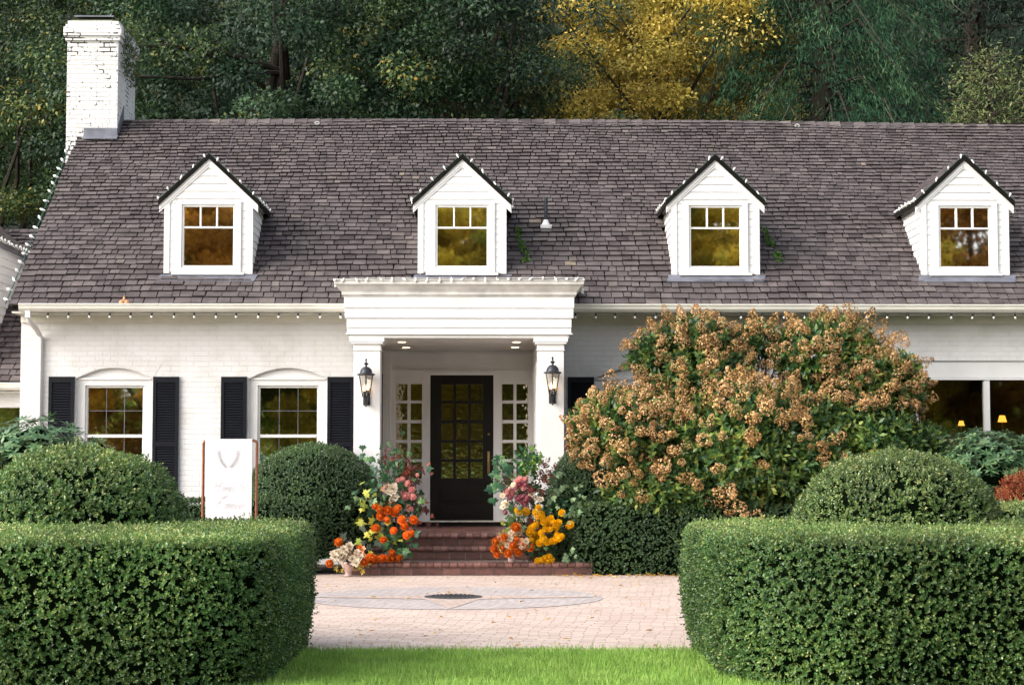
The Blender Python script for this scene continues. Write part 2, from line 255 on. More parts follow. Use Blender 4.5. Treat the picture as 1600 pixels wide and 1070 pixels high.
# ------------------------------------------------------------------ object helpers
ORG = {}
def tag(o, label=None, cat=None, group=None, kind=None):
    if label: o['label'] = label
    if cat: o['category'] = cat
    if group: o['group'] = group
    if kind: o['kind'] = kind
    return o
def root(name, loc, label, cat, group=None):
    o = bpy.data.objects.new(name, None); COL.objects.link(o); o.location = loc; o.empty_display_size = .2
    ORG[o.name] = Vector(loc); return tag(o, label, cat, group)
def link(name, me, parent=None):
    o = bpy.data.objects.new(name, me); COL.objects.link(o)
    if parent is not None:
        o.parent = parent; ORG[o.name] = ORG[parent.name]
    else: ORG[o.name] = Vector((0, 0, 0))
    return o
class MB:
    def __init__(s): s.v = []; s.f = []; s.r = []; s.mi = []
    def add(s, vs, fs, rnd=.5, mi=0):
        k = len(s.v); s.v += [tuple(p) for p in vs]
        for f in fs: s.f.append([i + k for i in f]); s.r.append(rnd); s.mi.append(mi)
        return s
    def box(s, x0, x1, y0, y1, z0, z1, rnd=.5, mi=0):
        if x0 > x1: x0, x1 = x1, x0
        if y0 > y1: y0, y1 = y1, y0
        if z0 > z1: z0, z1 = z1, z0
        return s.add([(x0, y0, z0), (x1, y0, z0), (x1, y1, z0), (x0, y1, z0), (x0, y0, z1), (x1, y0, z1), (x1, y1, z1), (x0, y1, z1)],
                     [(0, 3, 2, 1), (4, 5, 6, 7), (0, 1, 5, 4), (1, 2, 6, 5), (2, 3, 7, 6), (3, 0, 4, 7)], rnd, mi)
    def prism(s, poly, off, rnd=.5, mi=0):
        n = len(poly); off = Vector(off); a = [Vector(p) for p in poly]; c = [p + off for p in a]
        return s.add(a + c, [tuple(range(n))[::-1], tuple(range(n, 2 * n))] + [(i, (i + 1) % n, n + (i + 1) % n, n + i) for i in range(n)], rnd, mi)
    def tube(s, pts, rad, n=8, rnd=.5, mi=0, cap=True):
        pts = [Vector(p) for p in pts]
        if not hasattr(rad, '__len__'): rad = [rad] * len(pts)
        vs = []; up = None
        for i, p in enumerate(pts):
            t = (pts[min(i + 1, len(pts) - 1)] - pts[max(i - 1, 0)]).normalized()
            if up is None: up = t.orthogonal().normalized()
            a = (up - t * up.dot(t)); a = a.normalized() if a.length > 1e-6 else t.orthogonal().normalized(); up = a; b_ = t.cross(a)
            for k in range(n):
                an = 2 * math.pi * k / n; vs.append(p + (a * math.cos(an) + b_ * math.sin(an)) * rad[i])
        fs = [(i * n + k, i * n + (k + 1) % n, (i + 1) * n + (k + 1) % n, (i + 1) * n + k) for i in range(len(pts) - 1) for k in range(n)]
        if cap: fs += [tuple(range(n))[::-1], tuple(range((len(pts) - 1) * n, len(pts) * n))]
        return s.add(vs, fs, rnd, mi)
    def lathe(s, c, prof, n=20, rnd=.5, mi=0):
        c = Vector(c); vs = []
        for r_, z in prof:
            for k in range(n): vs.append(c + Vector((r_ * math.cos(2 * math.pi * k / n), r_ * math.sin(2 * math.pi * k / n), z)))
        fs = [(i * n + k, i * n + (k + 1) % n, (i + 1) * n + (k + 1) % n, (i + 1) * n + k) for i in range(len(prof) - 1) for k in range(n)]
        fs += [tuple(range(n))[::-1], tuple(range((len(prof) - 1) * n, len(prof) * n))]
        return s.add(vs, fs, rnd, mi)
    def mesh(s, name, mats, org=Vector((0, 0, 0)), smooth=False):
        me = bpy.data.meshes.new(name); me.from_pydata([(a - org.x, b_ - org.y, c - org.z) for a, b_, c in s.v], [], s.f)
        if isinstance(mats, str): mats = [mats]
        for m_ in mats: me.materials.append(MATS[m_])
        at = me.attributes.new('rnd', 'FLOAT', 'FACE'); at.data.foreach_set('value', s.r)
        if len(mats) > 1: me.polygons.foreach_set('material_index', s.mi)
        if smooth: me.polygons.foreach_set('use_smooth', [True] * len(s.f))
        me.update(); return me
    def build(s, name, mats, parent=None, smooth=False, bevel=0):
        o = link(name, None, parent) if False else None
        org = ORG[parent.name] if parent is not None else Vector((0, 0, 0))
        o = link(name, s.mesh(name, mats, org, smooth), parent)
        if bevel:
            b_ = o.modifiers.new('bevel', 'BEVEL'); b_.width = bevel; b_.segments = 2; b_.limit_method = 'ANGLE'
        if smooth: 
            try: o.data.set_sharp_from_angle(angle=R(40))
            except Exception: pass
        return o
def copy_tree(o, parent=None):
    c = o.copy(); COL.objects.link(c); c.parent = parent
    for ch in list(o.children): copy_tree(ch, c)
    return c
def top(name, mb, mats, label, cat, group=None, smooth=False, org=None):
    """a thing that is a single mesh, its origin at its base"""
    org = Vector(org) if org is not None else Vector((0, 0, 0))
    o = link(name, mb.mesh(name, mats, org, smooth)); o.location = org; ORG[o.name] = org
    return tag(o, label, cat, group)

def unit(a): return a / np.maximum(np.linalg.norm(a, axis=1, keepdims=True), 1e-9)
def leaf_arrays(B, A, N, L, Wd, fold=.15):
    A = unit(A); S = unit(np.cross(A, N)); N = np.cross(S, A)
    L = np.broadcast_to(L, (len(B),))[:, None]; Wd = np.broadcast_to(Wd, (len(B),))[:, None]
    v = np.empty((len(B), 4, 3)); v[:, 0] = B; mid = B + A * L * .45 + N * Wd * fold
    v[:, 1] = mid + S * Wd * .5; v[:, 2] = B + A * L; v[:, 3] = mid - S * Wd * .5
    return v
def quad_mesh(name, V, mat, rnd, clu, org=Vector((0, 0, 0)), extra=None):
    """V (n,4,3) quads -> mesh with rnd and clu face attributes"""
    n = len(V); me = bpy.data.meshes.new(name)
    P = (V.reshape(-1, 3) - np.array(org)).astype(np.float32)
    me.vertices.add(n * 4); me.vertices.foreach_set('co', P.ravel()); me.loops.add(n * 4); me.loops.foreach_set('vertex_index', np.arange(n * 4, dtype=np.int32))
    me.polygons.add(n); me.polygons.foreach_set('loop_start', np.arange(0, n * 4, 4, dtype=np.int32))
    try: me.polygons.foreach_set('loop_total', np.full(n, 4, dtype=np.int32))
    except Exception: pass
    me.update(calc_edges=True)
    for nm, a in (('rnd', rnd), ('clu', clu)):
        at = me.attributes.new(nm, 'FLOAT', 'FACE'); at.data.foreach_set('value', a.astype(np.float32))
    me.materials.append(MATS[mat]); return me
def leaves(name, V, mat, rnd, clu, parent=None, org=None):
    o_ = ORG[parent.name] if parent is not None else (Vector(org) if org is not None else Vector((0, 0, 0)))
    o = link(name, quad_mesh(name, V, mat, rnd, clu, o_), parent)
    if parent is None: o.location = o_; ORG[o.name] = o_
    return o
def rdir(rng, n): return unit(rng.normal(size=(n, 3)))
def sprigs(rng, C, D, per=8, slen=.05, L=.02, Wd=.012, spread=1.0, SN=None):
    """at each C a shoot along D with opposite leaves"""
    n = len(C); D = unit(D); T = unit(np.cross(D, rdir(rng, n))); U = np.cross(D, T)
    out = []
    for k in range(per):
        t = (k // 2 + .5) / (per / 2); ang = (k % 2) * math.pi + (k // 2) * math.pi / 2 + rng.normal(0, .4, n)
        side = T * np.cos(ang)[:, None] + U * np.sin(ang)[:, None]
        A = D * (.55 + .5 * t) + side * spread * (1.15 - .5 * t) + rng.normal(0, .25, (n, 3))
        N = D * 1.0 - side * .3 + rng.normal(0, .3, (n, 3))
        if SN is not None: N = N + SN * .7
        B = C + D * (slen * t)
        out.append(leaf_arrays(B, A, N, L * rng.uniform(.7, 1.25, n), Wd * rng.uniform(.8, 1.2, n)))
    V = np.concatenate(out); rnd = rng.random(len(V)); clu = np.tile(rng.random(n), per)
    return V, rnd, clu
def sample_surface(rng, P, F, density, mask=None):
    """area weighted points and normals on triangles"""
    a, b_, c = P[F[:, 0]], P[F[:, 1]], P[F[:, 2]]; cr = np.cross(b_ - a, c - a); ar = np.linalg.norm(cr, axis=1) / 2
    if mask is not None: ar = ar * mask((a + b_ + c) / 3)
    n = int(ar.sum() * density); idx = rng.choice(len(F), n, p=ar / ar.sum())
    u, v = rng.random(n), rng.random(n); s = u + v > 1; u[s], v[s] = 1 - u[s], 1 - v[s]
    return a[idx] + (b_ - a)[idx] * u[:, None] + (c - a)[idx] * v[:, None], unit(cr)[idx]
def snoise(P, sc, seed=0):
    rg = np.random.default_rng(seed); o = np.zeros(len(P))
    for k in range(6):
        d = rg.normal(size=3) * sc * (1 + k * .45); o += np.sin(P @ d + rg.uniform(0, 6.28)) / (1 + k * .45)
    return o / 3
def grid_hull(rings):
    """rings: list of (m,3) arrays, outward order bottom to top -> P, F tris"""
    m_ = len(rings[0]); P = np.concatenate(rings); F = []
    for i in range(len(rings) - 1):
        for k in range(m_):
            a, b_, c, d = i * m_ + k, i * m_ + (k + 1) % m_, (i + 1) * m_ + (k + 1) % m_, (i + 1) * m_ + k
            F += [(a, b_, c), (a, c, d)]
    return P, np.array(F)
def shrub_from_hull(name, rings, label, cat, mat, density, rng, group=None, L=.02, Wd=.012, per=8, slen=.045, noise=.03, core=.085, base=None, mask=None, jitter=.45, seed=1, stray=0):
    P, F = grid_hull(rings); a, b_, c = P[F[:, 0]], P[F[:, 1]], P[F[:, 2]]
    vn = np.zeros_like(P); cr = np.cross(b_ - a, c - a)
    for k in range(3): np.add.at(vn, F[:, k], cr)
    vn = unit(vn); P = P + vn * (snoise(P, 3.2, seed) * noise + snoise(P, 11, seed + 5) * noise * .45)[:, None]
    base = Vector(base) if base is not None else Vector((float(P[:, 0].mean()), float(P[:, 1].mean()), float(P[:, 2].min())))
    rt = root(name, base, label, cat, group)
    mb = MB(); mb.add([tuple(p) for p in (P - vn * core)], [tuple(int(i) for i in f) for f in F]); mb.build('shaded_hull', 'shaded_core', rt)  # solid hull behind the leaves, coloured as the shade in their gaps
    C, N = sample_surface(rng, P, F, density / per, mask)
    C = C + N * (rng.normal(0, .012, len(C)) - slen * .7 + np.where(rng.random(len(C)) < .025, rng.uniform(.015, .05, len(C)), 0))[:, None]
    D = N + rng.normal(0, jitter, N.shape) + np.array([0, 0, .25])
    V, r_, cl = sprigs(rng, C, D, per, slen, L, Wd, SN=N); r_ = np.clip(r_ + np.tile(np.clip(N[:, 2], 0, 1) ** 3 * .38, per), 0, 1)  # up-facing leaves shifted paler: pale clipped tips plus skylight painted into the colour
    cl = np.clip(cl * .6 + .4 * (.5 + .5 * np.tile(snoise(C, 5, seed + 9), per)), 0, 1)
    leaves('foliage', V, mat, r_, cl, rt); return rt
def superring(cx, cy, z, rx, ry, e=2.0, m_=72):
    t = np.linspace(0, 2 * np.pi, m_, endpoint=False); c, s = np.cos(t), np.sin(t)
    return np.stack([cx + rx * np.sign(c) * np.abs(c) ** (2 / e), cy + ry * np.sign(s) * np.abs(s) ** (2 / e), np.full(m_, z)], 1)
def rrect(x0, x1, y0, y1, rc, inset, z, step=.09):
    """rounded rectangle ring inset by a distance; corner radius shrinks with the inset"""
    x0, x1, y0, y1 = x0 + inset, x1 - inset, y0 + inset, y1 - inset; r_ = max(rc - inset, .02); pts = []
    for (cx, cy, a0) in ((x1 - r_, y1 - r_, 0), (x0 + r_, y1 - r_, 90), (x0 + r_, y0 + r_, 180), (x1 - r_, y0 + r_, 270)):
        for k in range(13): a_ = R(a0 + 90 * k / 12); pts.append((cx + r_ * math.cos(a_), cy + r_ * math.sin(a_)))
    full = []
    for i in range(len(pts)):
        p, q = pts[i], pts[(i + 1) % len(pts)]; k = 40 if i % 13 == 12 else 1
        for j in range(k): full.append((p[0] + (q[0] - p[0]) * j / k, p[1] + (q[1] - p[1]) * j / k, z))
    return np.array(full)
def block_hedge(name, x0, x1, y0, y1, zt, rc, label, mat, density, seed, taper=.2, round_=.1, group=None, **kw):
    rings = []
    for t in np.linspace(0, 1, 12):
        z = t * (zt - round_); rings.append(rrect(x0, x1, y0, y1, rc, taper * (1 - min(1, t * 1.5)) ** 1.6 + .04 * t, z))
    for a in (30, 60, 90): rings.append(rrect(x0, x1, y0, y1, rc, .04 + round_ * (1 - math.cos(R(a))), zt - round_ + round_ * math.sin(R(a))))
    topr = rings[-1]; c = topr.mean(0)
    for k in (.9, .8, .7, .6, .5, .4, .3, .2, .1, .01): q = c + (topr - c) * k; q[:, 2] = zt; rings.append(q)
    return shrub_from_hull(name, rings, label, 'hedge', mat, density, np.random.default_rng(seed), group, base=((x0 + x1) / 2, (y0 + y1) / 2, 0), seed=seed, **kw)
def dome(name, cx, cy, z0, zt, r_, label, mat, density, seed, e=2.3, under=0, group=None, **kw):
    rings = []; h = zt - z0
    for t in np.linspace(-under, 1, 22):
        if t < 0: rr = r_ * (1 - .07 * (t / under) ** 2)
        else: rr = r_ * max(1 - t ** e, 0) ** (1 / 2.0)
        rings.append(superring(cx, cy, z0 + h * t, max(rr, .01), max(rr, .01)))
    return shrub_from_hull(name, rings, label, 'shrub', mat, density, np.random.default_rng(seed), group, base=(cx, cy, max(0, z0 - under * h)), seed=seed, **kw)

# ------------------------------------------------------------------ the setting
def sheet(name, poly, z, mat, kind='structure'):
    mb = MB(); mb.add([(x, y, z) for x, y in poly], [tuple(range(len(poly)))]); return tag(mb.build(name, mat), kind=kind)
sheet('ground', [(-400, -400), (400, -400), (400, 500), (-400, 500)], -.03, 'soil')
NP = 40
edge = [(-9 + 18 * i / NP, 13.62 + .16 * ((-9 + 18 * i / NP) / 2.0) ** 2 * .25 + .02 * math.sin(i * 2.1)) for i in range(NP + 1)]
sheet('driveway', edge + [(9, 23.6), (-9, 23.6)], -.006, 'pink_paving')
sheet('lawn', [(-60, -80), (60, -80), (60, 13.9)] + [(9, 13.9)] + [(x, y + .0) for x, y in edge[::-1]] + [(-9, 13.9), (-60, 13.9)], -.002, 'lawn_ground')
sheet('planting_bed', [(-9, 23.3), (-1.8, 23.3), (-1.8, 25.2), (-9, 25.2)], .002, 'soil'); sheet('planting_bed', [(1.28, 23.3), (12, 23.3), (12, 25.2), (1.28, 25.2)], .002, 'soil')
# paved compass medallion
MC = W(708, 931, 19.1); mx0, my0, MR = MC.x, 19.1, 1.56
md = root('paving_medallion', (mx0, my0, 0), 'round blue grey cobble medallion with a salmon compass star set in the driveway', 'medallion')
circ = [(mx0 + MR * math.cos(2 * math.pi * k / 64), my0 + MR * math.sin(2 * math.pi * k / 64)) for k in range(64)]
def flat(poly, z, nm, mat, par):
    mb = MB(); mb.add([(x, y, z) for x, y in poly], [tuple(range(len(poly)))]); return mb.build(nm, mat, par)
flat(circ, -.002, 'paved_circle', 'blue_paving', md)
star = []
for k in range(8):
    a = math.pi / 2 + k * math.pi / 4; r_ = MR * (.98 if k % 4 == 0 else .97) if k % 2 == 0 else .40; star.append((mx0 + r_ * math.cos(a), my0 + r_ * math.sin(a)))
flat(star, .002, 'compass_star', 'salmon_paving', md)
mb = MB(); mb.lathe((mx0, my0, .003), [(.30, 0), (.30, .006), (.27, .008)], 40)
for k in range(26):
    a = k / 26 * 6.283
    for rr in (.08, .15, .22): mb.box(mx0 + rr * math.cos(a) - .011, mx0 + rr * math.cos(a) + .011, my0 + rr * math.sin(a) - .011, my0 + rr * math.sin(a) + .011, .011, .02)
mb.build('drain_grate', 'grate_iron', md)
# wooded hill behind
mb = MB(); nx, ny = 40, 16
hv = []
for j in range(ny):
    for i in range(nx):
        x = -110 + 220 * i / (nx - 1); y = 44 + 90 * j / (ny - 1); t = j / (ny - 1)
        hv.append((x, y, -.05 + 46 * (t ** .9) + 2.0 * math.sin(x * .07) * t))
mb.add(hv, [(j * nx + i, j * nx + i + 1, (j + 1) * nx + i + 1, (j + 1) * nx + i) for j in range(ny - 1) for i in range(nx - 1)])
tag(mb.build('hill', 'forest_floor', smooth=True), kind='structure')

# ------------------------------------------------------------------ THE HOUSE
WY = 25.2                    # front wall
DY = 26.6                    # door wall, recessed in the portico
RX0, RX1 = -6.50, 12.0
EY, EZ, SL = 24.75, 3.55, .78
RY, RZ = 29.05, 3.55 + .78 * 4.3
def roofz(y): return EZ + SL * (y - EY)
def sag(x): return -.07 * ((x + .5) / 8.6) ** 2
house = root('white_house', (0, WY, 0), 'long white painted brick house with grey shingle roof, four dormers and a portico', 'house')

# front wall with openings, as vertical strips
def wall_strips(mb, x0, x1, z1, ops, y, depth, zbot=0):
    xs = {x0, x1}
    for o in ops:
        k = 16 if o[4] else 1
        for i in range(k + 1): xs.add(o[0] + (o[1] - o[0]) * i / k)
    xs = sorted(xs)
    def head(o, x):
        if not o[4]: return o[3]
        c = (o[0] + o[1]) / 2; h = (o[1] - o[0]) / 2; return o[3] + o[4] * (1 - ((x - c) / h) ** 2)
    for a, b_ in zip(xs[:-1], xs[1:]):
        m_ = (a + b_) / 2; o = next((o for o in ops if o[0] < m_ < o[1]), None)
        if o is None: mb.add([(a, y, zbot), (b_, y, zbot), (b_, y, z1), (a, y, z1)], [(0, 1, 2, 3)])
        else:
            if o[2] > zbot: mb.add([(a, y, zbot), (b_, y, zbot), (b_, y, o[2]), (a, y, o[2])], [(0, 1, 2, 3)]); mb.add([(a, y, o[2]), (b_, y, o[2]), (b_, y + depth, o[2]), (a, y + depth, o[2])], [(0, 1, 2, 3)])
            ha, hb = head(o, a), head(o, b_)
            mb.add([(a, y, ha), (b_, y, hb), (b_, y, z1), (a, y, z1)], [(0, 1, 2, 3)]); mb.add([(a, y, ha), (a, y + depth, ha), (b_, y + depth, hb), (b_, y, hb)], [(0, 1, 2, 3)])
    for o in ops:
        for x in (o[0], o[1]): mb.add([(x, y, o[2]), (x, y + depth, o[2]), (x, y + depth, o[3]), (x, y, o[3])], [(0, 1, 2, 3)])
gx = lambda p: WX(p, WY); gz = lambda p: WZ(p, WY)
SPR = gz(592); ARC = gz(575) - SPR
wins = [(gx(119), gx(238)), (gx(389), gx(511)), (gx(929), gx(1050))]
ZB = .72
PX0, PX1 = -1.80, .98
BIG = (gx(1290), 11.4, .75, gz(563))
ops = [(a, b_, ZB, SPR, ARC) for a, b_ in wins] + [(PX0 + .18, PX1 - .18, 0, 3.4, 0), (BIG[0], BIG[1], BIG[2], BIG[3], 0)]
mb = MB(); wall_strips(mb, RX0 + .0, RX1 - .15, 3.52, ops, WY, .14)
mb.add([(RX0, WY, 0), (RX0, 33, 0), (RX0, 33, 3.55), (RX0, RY, RZ - .12), (RX0, WY, 3.6)], [(0, 4, 3, 2, 1)])
mb.add([(RX1 - .15, WY, 0), (RX1 - .15, 33, 0), (RX1 - .15, 33, 3.55), (RX1 - .15, RY, RZ - .12), (RX1 - .15, WY, 3.6)], [(0, 1, 2, 3, 4)])
mb.add([(RX0, 33, 0), (RX1 - .15, 33, 0), (RX1 - .15, 33, 3.6), (RX0, 33, 3.6)], [(0, 1, 2, 3)])
mb.build('wall', 'painted_brick', house)
# flat brick arches over the windows
rng = random.Random(4)
for a, b_ in wins:
    mb = MB(); c = (a + b_) / 2; h = (b_ - a) / 2; rr = (h * h + ARC * ARC) / (2 * ARC); cz = SPR + ARC - rr; am = math.asin(h / rr) * 1.0
    k = 24
    for i in range(k):
        t0 = -am + 2 * am * (i + .02) / k; t1 = -am + 2 * am * (i + .98) / k; pr = .002 + rng.random() * .003
        r0, r1 = rr + .006, rr + .235
        mb.prism([(c + r0 * math.sin(t0), WY - pr, cz + r0 * math.cos(t0)), (c + r0 * math.sin(t1), WY - pr, cz + r0 * math.cos(t1)), (c + r1 * math.sin(t1), WY - pr, cz + r1 * math.cos(t1)), (c + r1 * math.sin(t0), WY - pr, cz + r1 * math.cos(t0))], (0, .02, 0))
    mb.build('arch', 'painted_brick', house)
# interior, so that windows open on a room
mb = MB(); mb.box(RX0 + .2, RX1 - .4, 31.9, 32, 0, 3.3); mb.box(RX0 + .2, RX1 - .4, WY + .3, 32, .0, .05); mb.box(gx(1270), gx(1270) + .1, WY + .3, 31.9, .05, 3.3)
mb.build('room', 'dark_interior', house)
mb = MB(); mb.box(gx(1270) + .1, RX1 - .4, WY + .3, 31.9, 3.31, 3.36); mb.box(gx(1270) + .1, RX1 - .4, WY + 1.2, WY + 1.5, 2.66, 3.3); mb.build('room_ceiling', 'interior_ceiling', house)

def sash_window(par, x0, x1, zb, zt, y, arch=0):
    """frame in the opening, two sashes, panes, thin muntins"""
    cw = .115; f = MB()
    f.box(x0, x0 + cw, y - .0, y + .1, zb, zt); f.box(x1 - cw, x1, y, y + .1, zb, zt); f.box(x0 + cw, x1 - cw, y, y + .1, zt - .09, zt)
    if arch:
        c = (x0 + x1) / 2; h = (x1 - x0) / 2; pl = [(x0, y + .015, zt)] + [(x0 + (x1 - x0) * i / 16, y + .015, zt + arch * (1 - ((x0 + (x1 - x0) * i / 16 - c) / h) ** 2)) for i in range(1, 16)] + [(x1, y + .015, zt)]
        f.prism(pl, (0, .06, 0)); f.box(x0 + .02, x1 - .02, y - .018, y + .01, zt - .012, zt + .018)
    f.box(x0 - .02, x1 + .02, y - .06, y + .1, zb - .06, zb)
    fr = f.build('window', 'white_trim', par)
    a, b_, c_, d = x0 + cw, x1 - cw, zb, zt - .09; s = MB(); zm = gz(681)
    for (p, q, r_, t, yy) in ((a, a + .028, c_, d, .03), (b_ - .028, b_, c_, d, .03), (a + .028, b_ - .028, d - .03, d, .03), (a + .035, b_ - .035, c_, c_ + .06, .05), (a + .035, b_ - .035, zm - .02, zm + .022, .025)):
        s.box(p, q, y + yy, y + yy + .045, r_, t)
    s.build('sash', 'white_trim', fr)
    g = MB()
    for k in (1, 2):
        xm = a + .035 + (b_ - a - .07) * k / 3; g.box(xm - .0035, xm + .0035, y + .062, y + .066, c_ + .06, zm - .02); g.box(xm - .0035, xm + .0035, y + .062, y + .066, zm + .022, d - .035)
    for zz in ((zm + d) / 2, (zm + c_) / 2 - .02): g.box(a + .035, b_ - .035, y + .0625, y + .0655, zz - .0035, zz + .0035)
    g.build('muntins', 'lead_flashing', fr)
    p = MB(); p.box(a + .02, b_ - .02, y + .068, y + .08, c_ + .03, d - .02); p.build('pane', 'window_glass', fr)
for a, b_ in wins: sash_window(house, a, b_, ZB, SPR, WY + .045, ARC)
# shutters
def shutter(px0, px1):
    x0, x1 = gx(px0), gx(px1); zt = gz(589); zb = .74; y = WY - .045; f = MB()
    f.box(x0, x0 + .045, y, WY - .004, zb, zt); f.box(x1 - .045, x1, y, WY - .004, zb, zt)
    for (a, b_) in ((zt - .075, zt), (zb, zb + .09), ((zb + zt) / 2 - .04, (zb + zt) / 2 + .03)): f.box(x0 + .045, x1 - .045, y + .002, WY - .006, a, b_)
    o = f.build('shutter', 'shutter_paint', house)
    s = MB(); z = zb + .1
    while z < zt - .08:
        s.add([(x0 + .045, y + .006, z), (x1 - .045, y + .006, z), (x1 - .045, y + .028, z + .03), (x0 + .045, y + .028, z + .03), (x0 + .045, y + .006, z - .005), (x1 - .045, y + .006, z - .005)], [(0, 1, 2, 3), (4, 5, 1, 0)]); z += .036
    s.box(x0 + .045, x1 - .045, y + .034, WY - .008, zb + .09, zt - .075); s.build('slats', 'shutter_paint', o)
for p in ((77, 117), (240, 280), (346, 386), (512, 553), (887, 928)): shutter(*p)
# big picture window on the right
f = MB(); zt = BIG[3]; zg = gz(593)
f.box(BIG[0], BIG[1], WY + .03, WY + .13, zg + .035, zt); f.box(BIG[0], BIG[1], WY + .005, WY + .13, zg, zg + .03); f.box(BIG[0], BIG[1], WY - .03, WY + .13, BIG[2] - .07, BIG[2] + .05)
mull = [(gx(1290), gx(1298)), (gx(1429), gx(1439)), (gx(1538), gx(1547)), (gx(1662), gx(1672)), (gx(1790), gx(1800)), (BIG[1] - .06, BIG[1])]
for a, b_ in mull: f.box(a, b_, WY + .02, WY + .12, BIG[2] + .05, zg)
fr = f.build('window', 'white_trim', house); p = MB()
for (a, b_), (c, d) in zip(mull[:-1], mull[1:]): p.box(b_, c, WY + .07, WY + .08, BIG[2] + .05, zg)
p.build('pane', 'clear_glass', fr)

# shingle roof: every shingle is modelled
def shingles(mb, x0, x1, ey, ez, slope, ridge_y, e0, e1, rng, sagf=lambda x: 0, skip=None, wid=(.09, .24), curve=.55):
    ca = 1 / math.sqrt(1 + slope * slope); sa = slope * ca; S = (ridge_y - ey) / ca; u = -.03; row = 0
    while u < S - .02:
        e = e0 + (e1 - e0) * min(1, max(u, 0) / S) ** curve; x = x0 - rng.random() * .12
        while x < x1:
            w_ = rng.uniform(*wid) * (1 - .25 * u / S); a = max(x, x0) + .012; b_ = min(x + w_, x1); x += w_
            if b_ - a < .03: continue
            t = .026 + rng.random() * .012; du = rng.uniform(-.007, .007) + .006 * math.sin(x * 3 + row); ub = u + du; ut = min(u + e * 1.35, S + .02)
            cx = (a + b_) / 2; yc = ey + u * ca
            if skip and skip(cx, yc): continue
            sg = sagf(cx) * (u / S) + .012 * math.sin(cx * 1.3 + row * .35); lean = rng.uniform(-.01, .01)
            def P(xx, uu, hh): return (xx, ey + uu * ca - hh * sa, ez + uu * sa + hh * ca + sg)
            v = [P(a, ub + .022, -.004), P(b_, ub + .022, -.004), P(b_ + lean, ut, -.004), P(a + lean, ut, -.004), P(a, ub, t), P(b_, ub, t + rng.uniform(-.003, .003)), P(b_ + lean, ut, .003), P(a + lean, ut, .003)]
            c_ = min(1, max(0, rng.gauss(.46, .15)))
            mb.add(v, [(4, 5, 6, 7), (0, 1, 5, 4), (0, 4, 7, 3), (1, 2, 6, 5)], c_)
        u += e; row += 1
DW, DYF, DEZ, DBZ = 1.20, 25.33, WZ(313, 25.33), 3.98
dorm = [W(p, 400, DYF).x for p in (325.5, 722, 1118, 1508)]
def in_dormer(x, y):
    return any(abs(x - d) < DW / 2 - .05 for d in dorm) and DYF + .1 < y < 26.5
rs = MB(); shingles(rs, RX0 - .06, RX1, EY, EZ, SL, RY, .160, .098, random.Random(11), sag, in_dormer)
roof = rs.build('roof', 'roof_shingle', house)
d = MB(); d.prism([(RX0 - .02, EY + .02, EZ - .04), (RX0 - .02, RY, RZ - .075), (RX0 - .02, 33.4, EZ - .04), (RX0 - .02, 33.4, EZ - .1), (RX0 - .02, RY, RZ - .2), (RX0 - .02, EY + .02, EZ - .075)], (RX1 - RX0, 0, 0))
d.build('roof_deck', 'dark_eave', roof)
bk = MB(); bk.add([(RX0 - .06, RY + .02, RZ - .02), (RX1, RY + .02, RZ - .02), (RX1, 33.5, EZ), (RX0 - .06, 33.5, EZ)], [(0, 1, 2, 3)]); bk.build('back_slope', 'roof_shingle', roof)
rc = MB(); x = -5.8; rr_ = random.Random(3)
while x < RX1:
    z = RZ + .01 + sag(x + .1); r_ = rr_.gauss(.5, .2); rc.add([(x, RY - .13, z - .10), (x + .25, RY - .13, z - .085), (x + .25, RY, z + .022), (x, RY, z + .003), (x + .25, RY + .13, z - .085), (x, RY + .13, z - .10), (x + .25, RY - .13, z - .11), (x + .25, RY, z - .01)], [(0, 1, 2, 3), (3, 2, 4, 5), (1, 6, 7, 2)], r_); x += .2
rc.build('ridge_cap', 'roof_shingle', roof)
# gutter and downspout
g = MB(); prof = [(24.62, 3.50), (24.66, 3.42), (24.76, 3.40), (24.76, 3.50)]
def gutter(g, x0, x1, y, z):
    pr = [(y, z), (y - .0, z - .02), (y + .012, z - .028), (y + .02, z - .07), (y + .05, z - .105), (y + .14, z - .11), (y + .14, z)]
    g.prism([(x0, a, b_) for a, b_ in pr], (x1 - x0, 0, 0))
gz0 = WZ(474.5, 24.62); gutter(g, WX(26, 24.62), -1.9, 24.62, gz0); gutter(g, 1.02, RX1, 24.62, gz0); g.build('gutter', 'gutter_paint', house)
s = MB(); s.box(RX0 - .02, -1.75, 24.77, WY, gz0 - .12, gz0 - .10); s.box(.95, RX1 - .1, 24.77, WY, gz0 - .12, gz0 - .10); s.box(RX0, -1.75, WY - .03, WY - .003, gz0 - .22, gz0 - .12); s.box(.95, RX1 - .15, WY - .03, WY - .003, gz0 - .22, gz0 - .12); s.build('soffit', 'gutter_paint', house)
ds = MB(); xd = gx(62); ds.box(xd - .035 - .05, xd + .035 - .05, 24.66, 24.72, gz0 - .19, gz0 - .10)
ds.tube([(xd - .05, 24.69, gz0 - .15), (xd - .04, 24.75, gz0 - .24), (xd, 24.95, gz0 - .32), (xd + .01, WY - .04, gz0 - .42), (xd + .01, WY - .04, .1)], .036, 8); ds.build('downspout', 'white_trim', house, smooth=True)

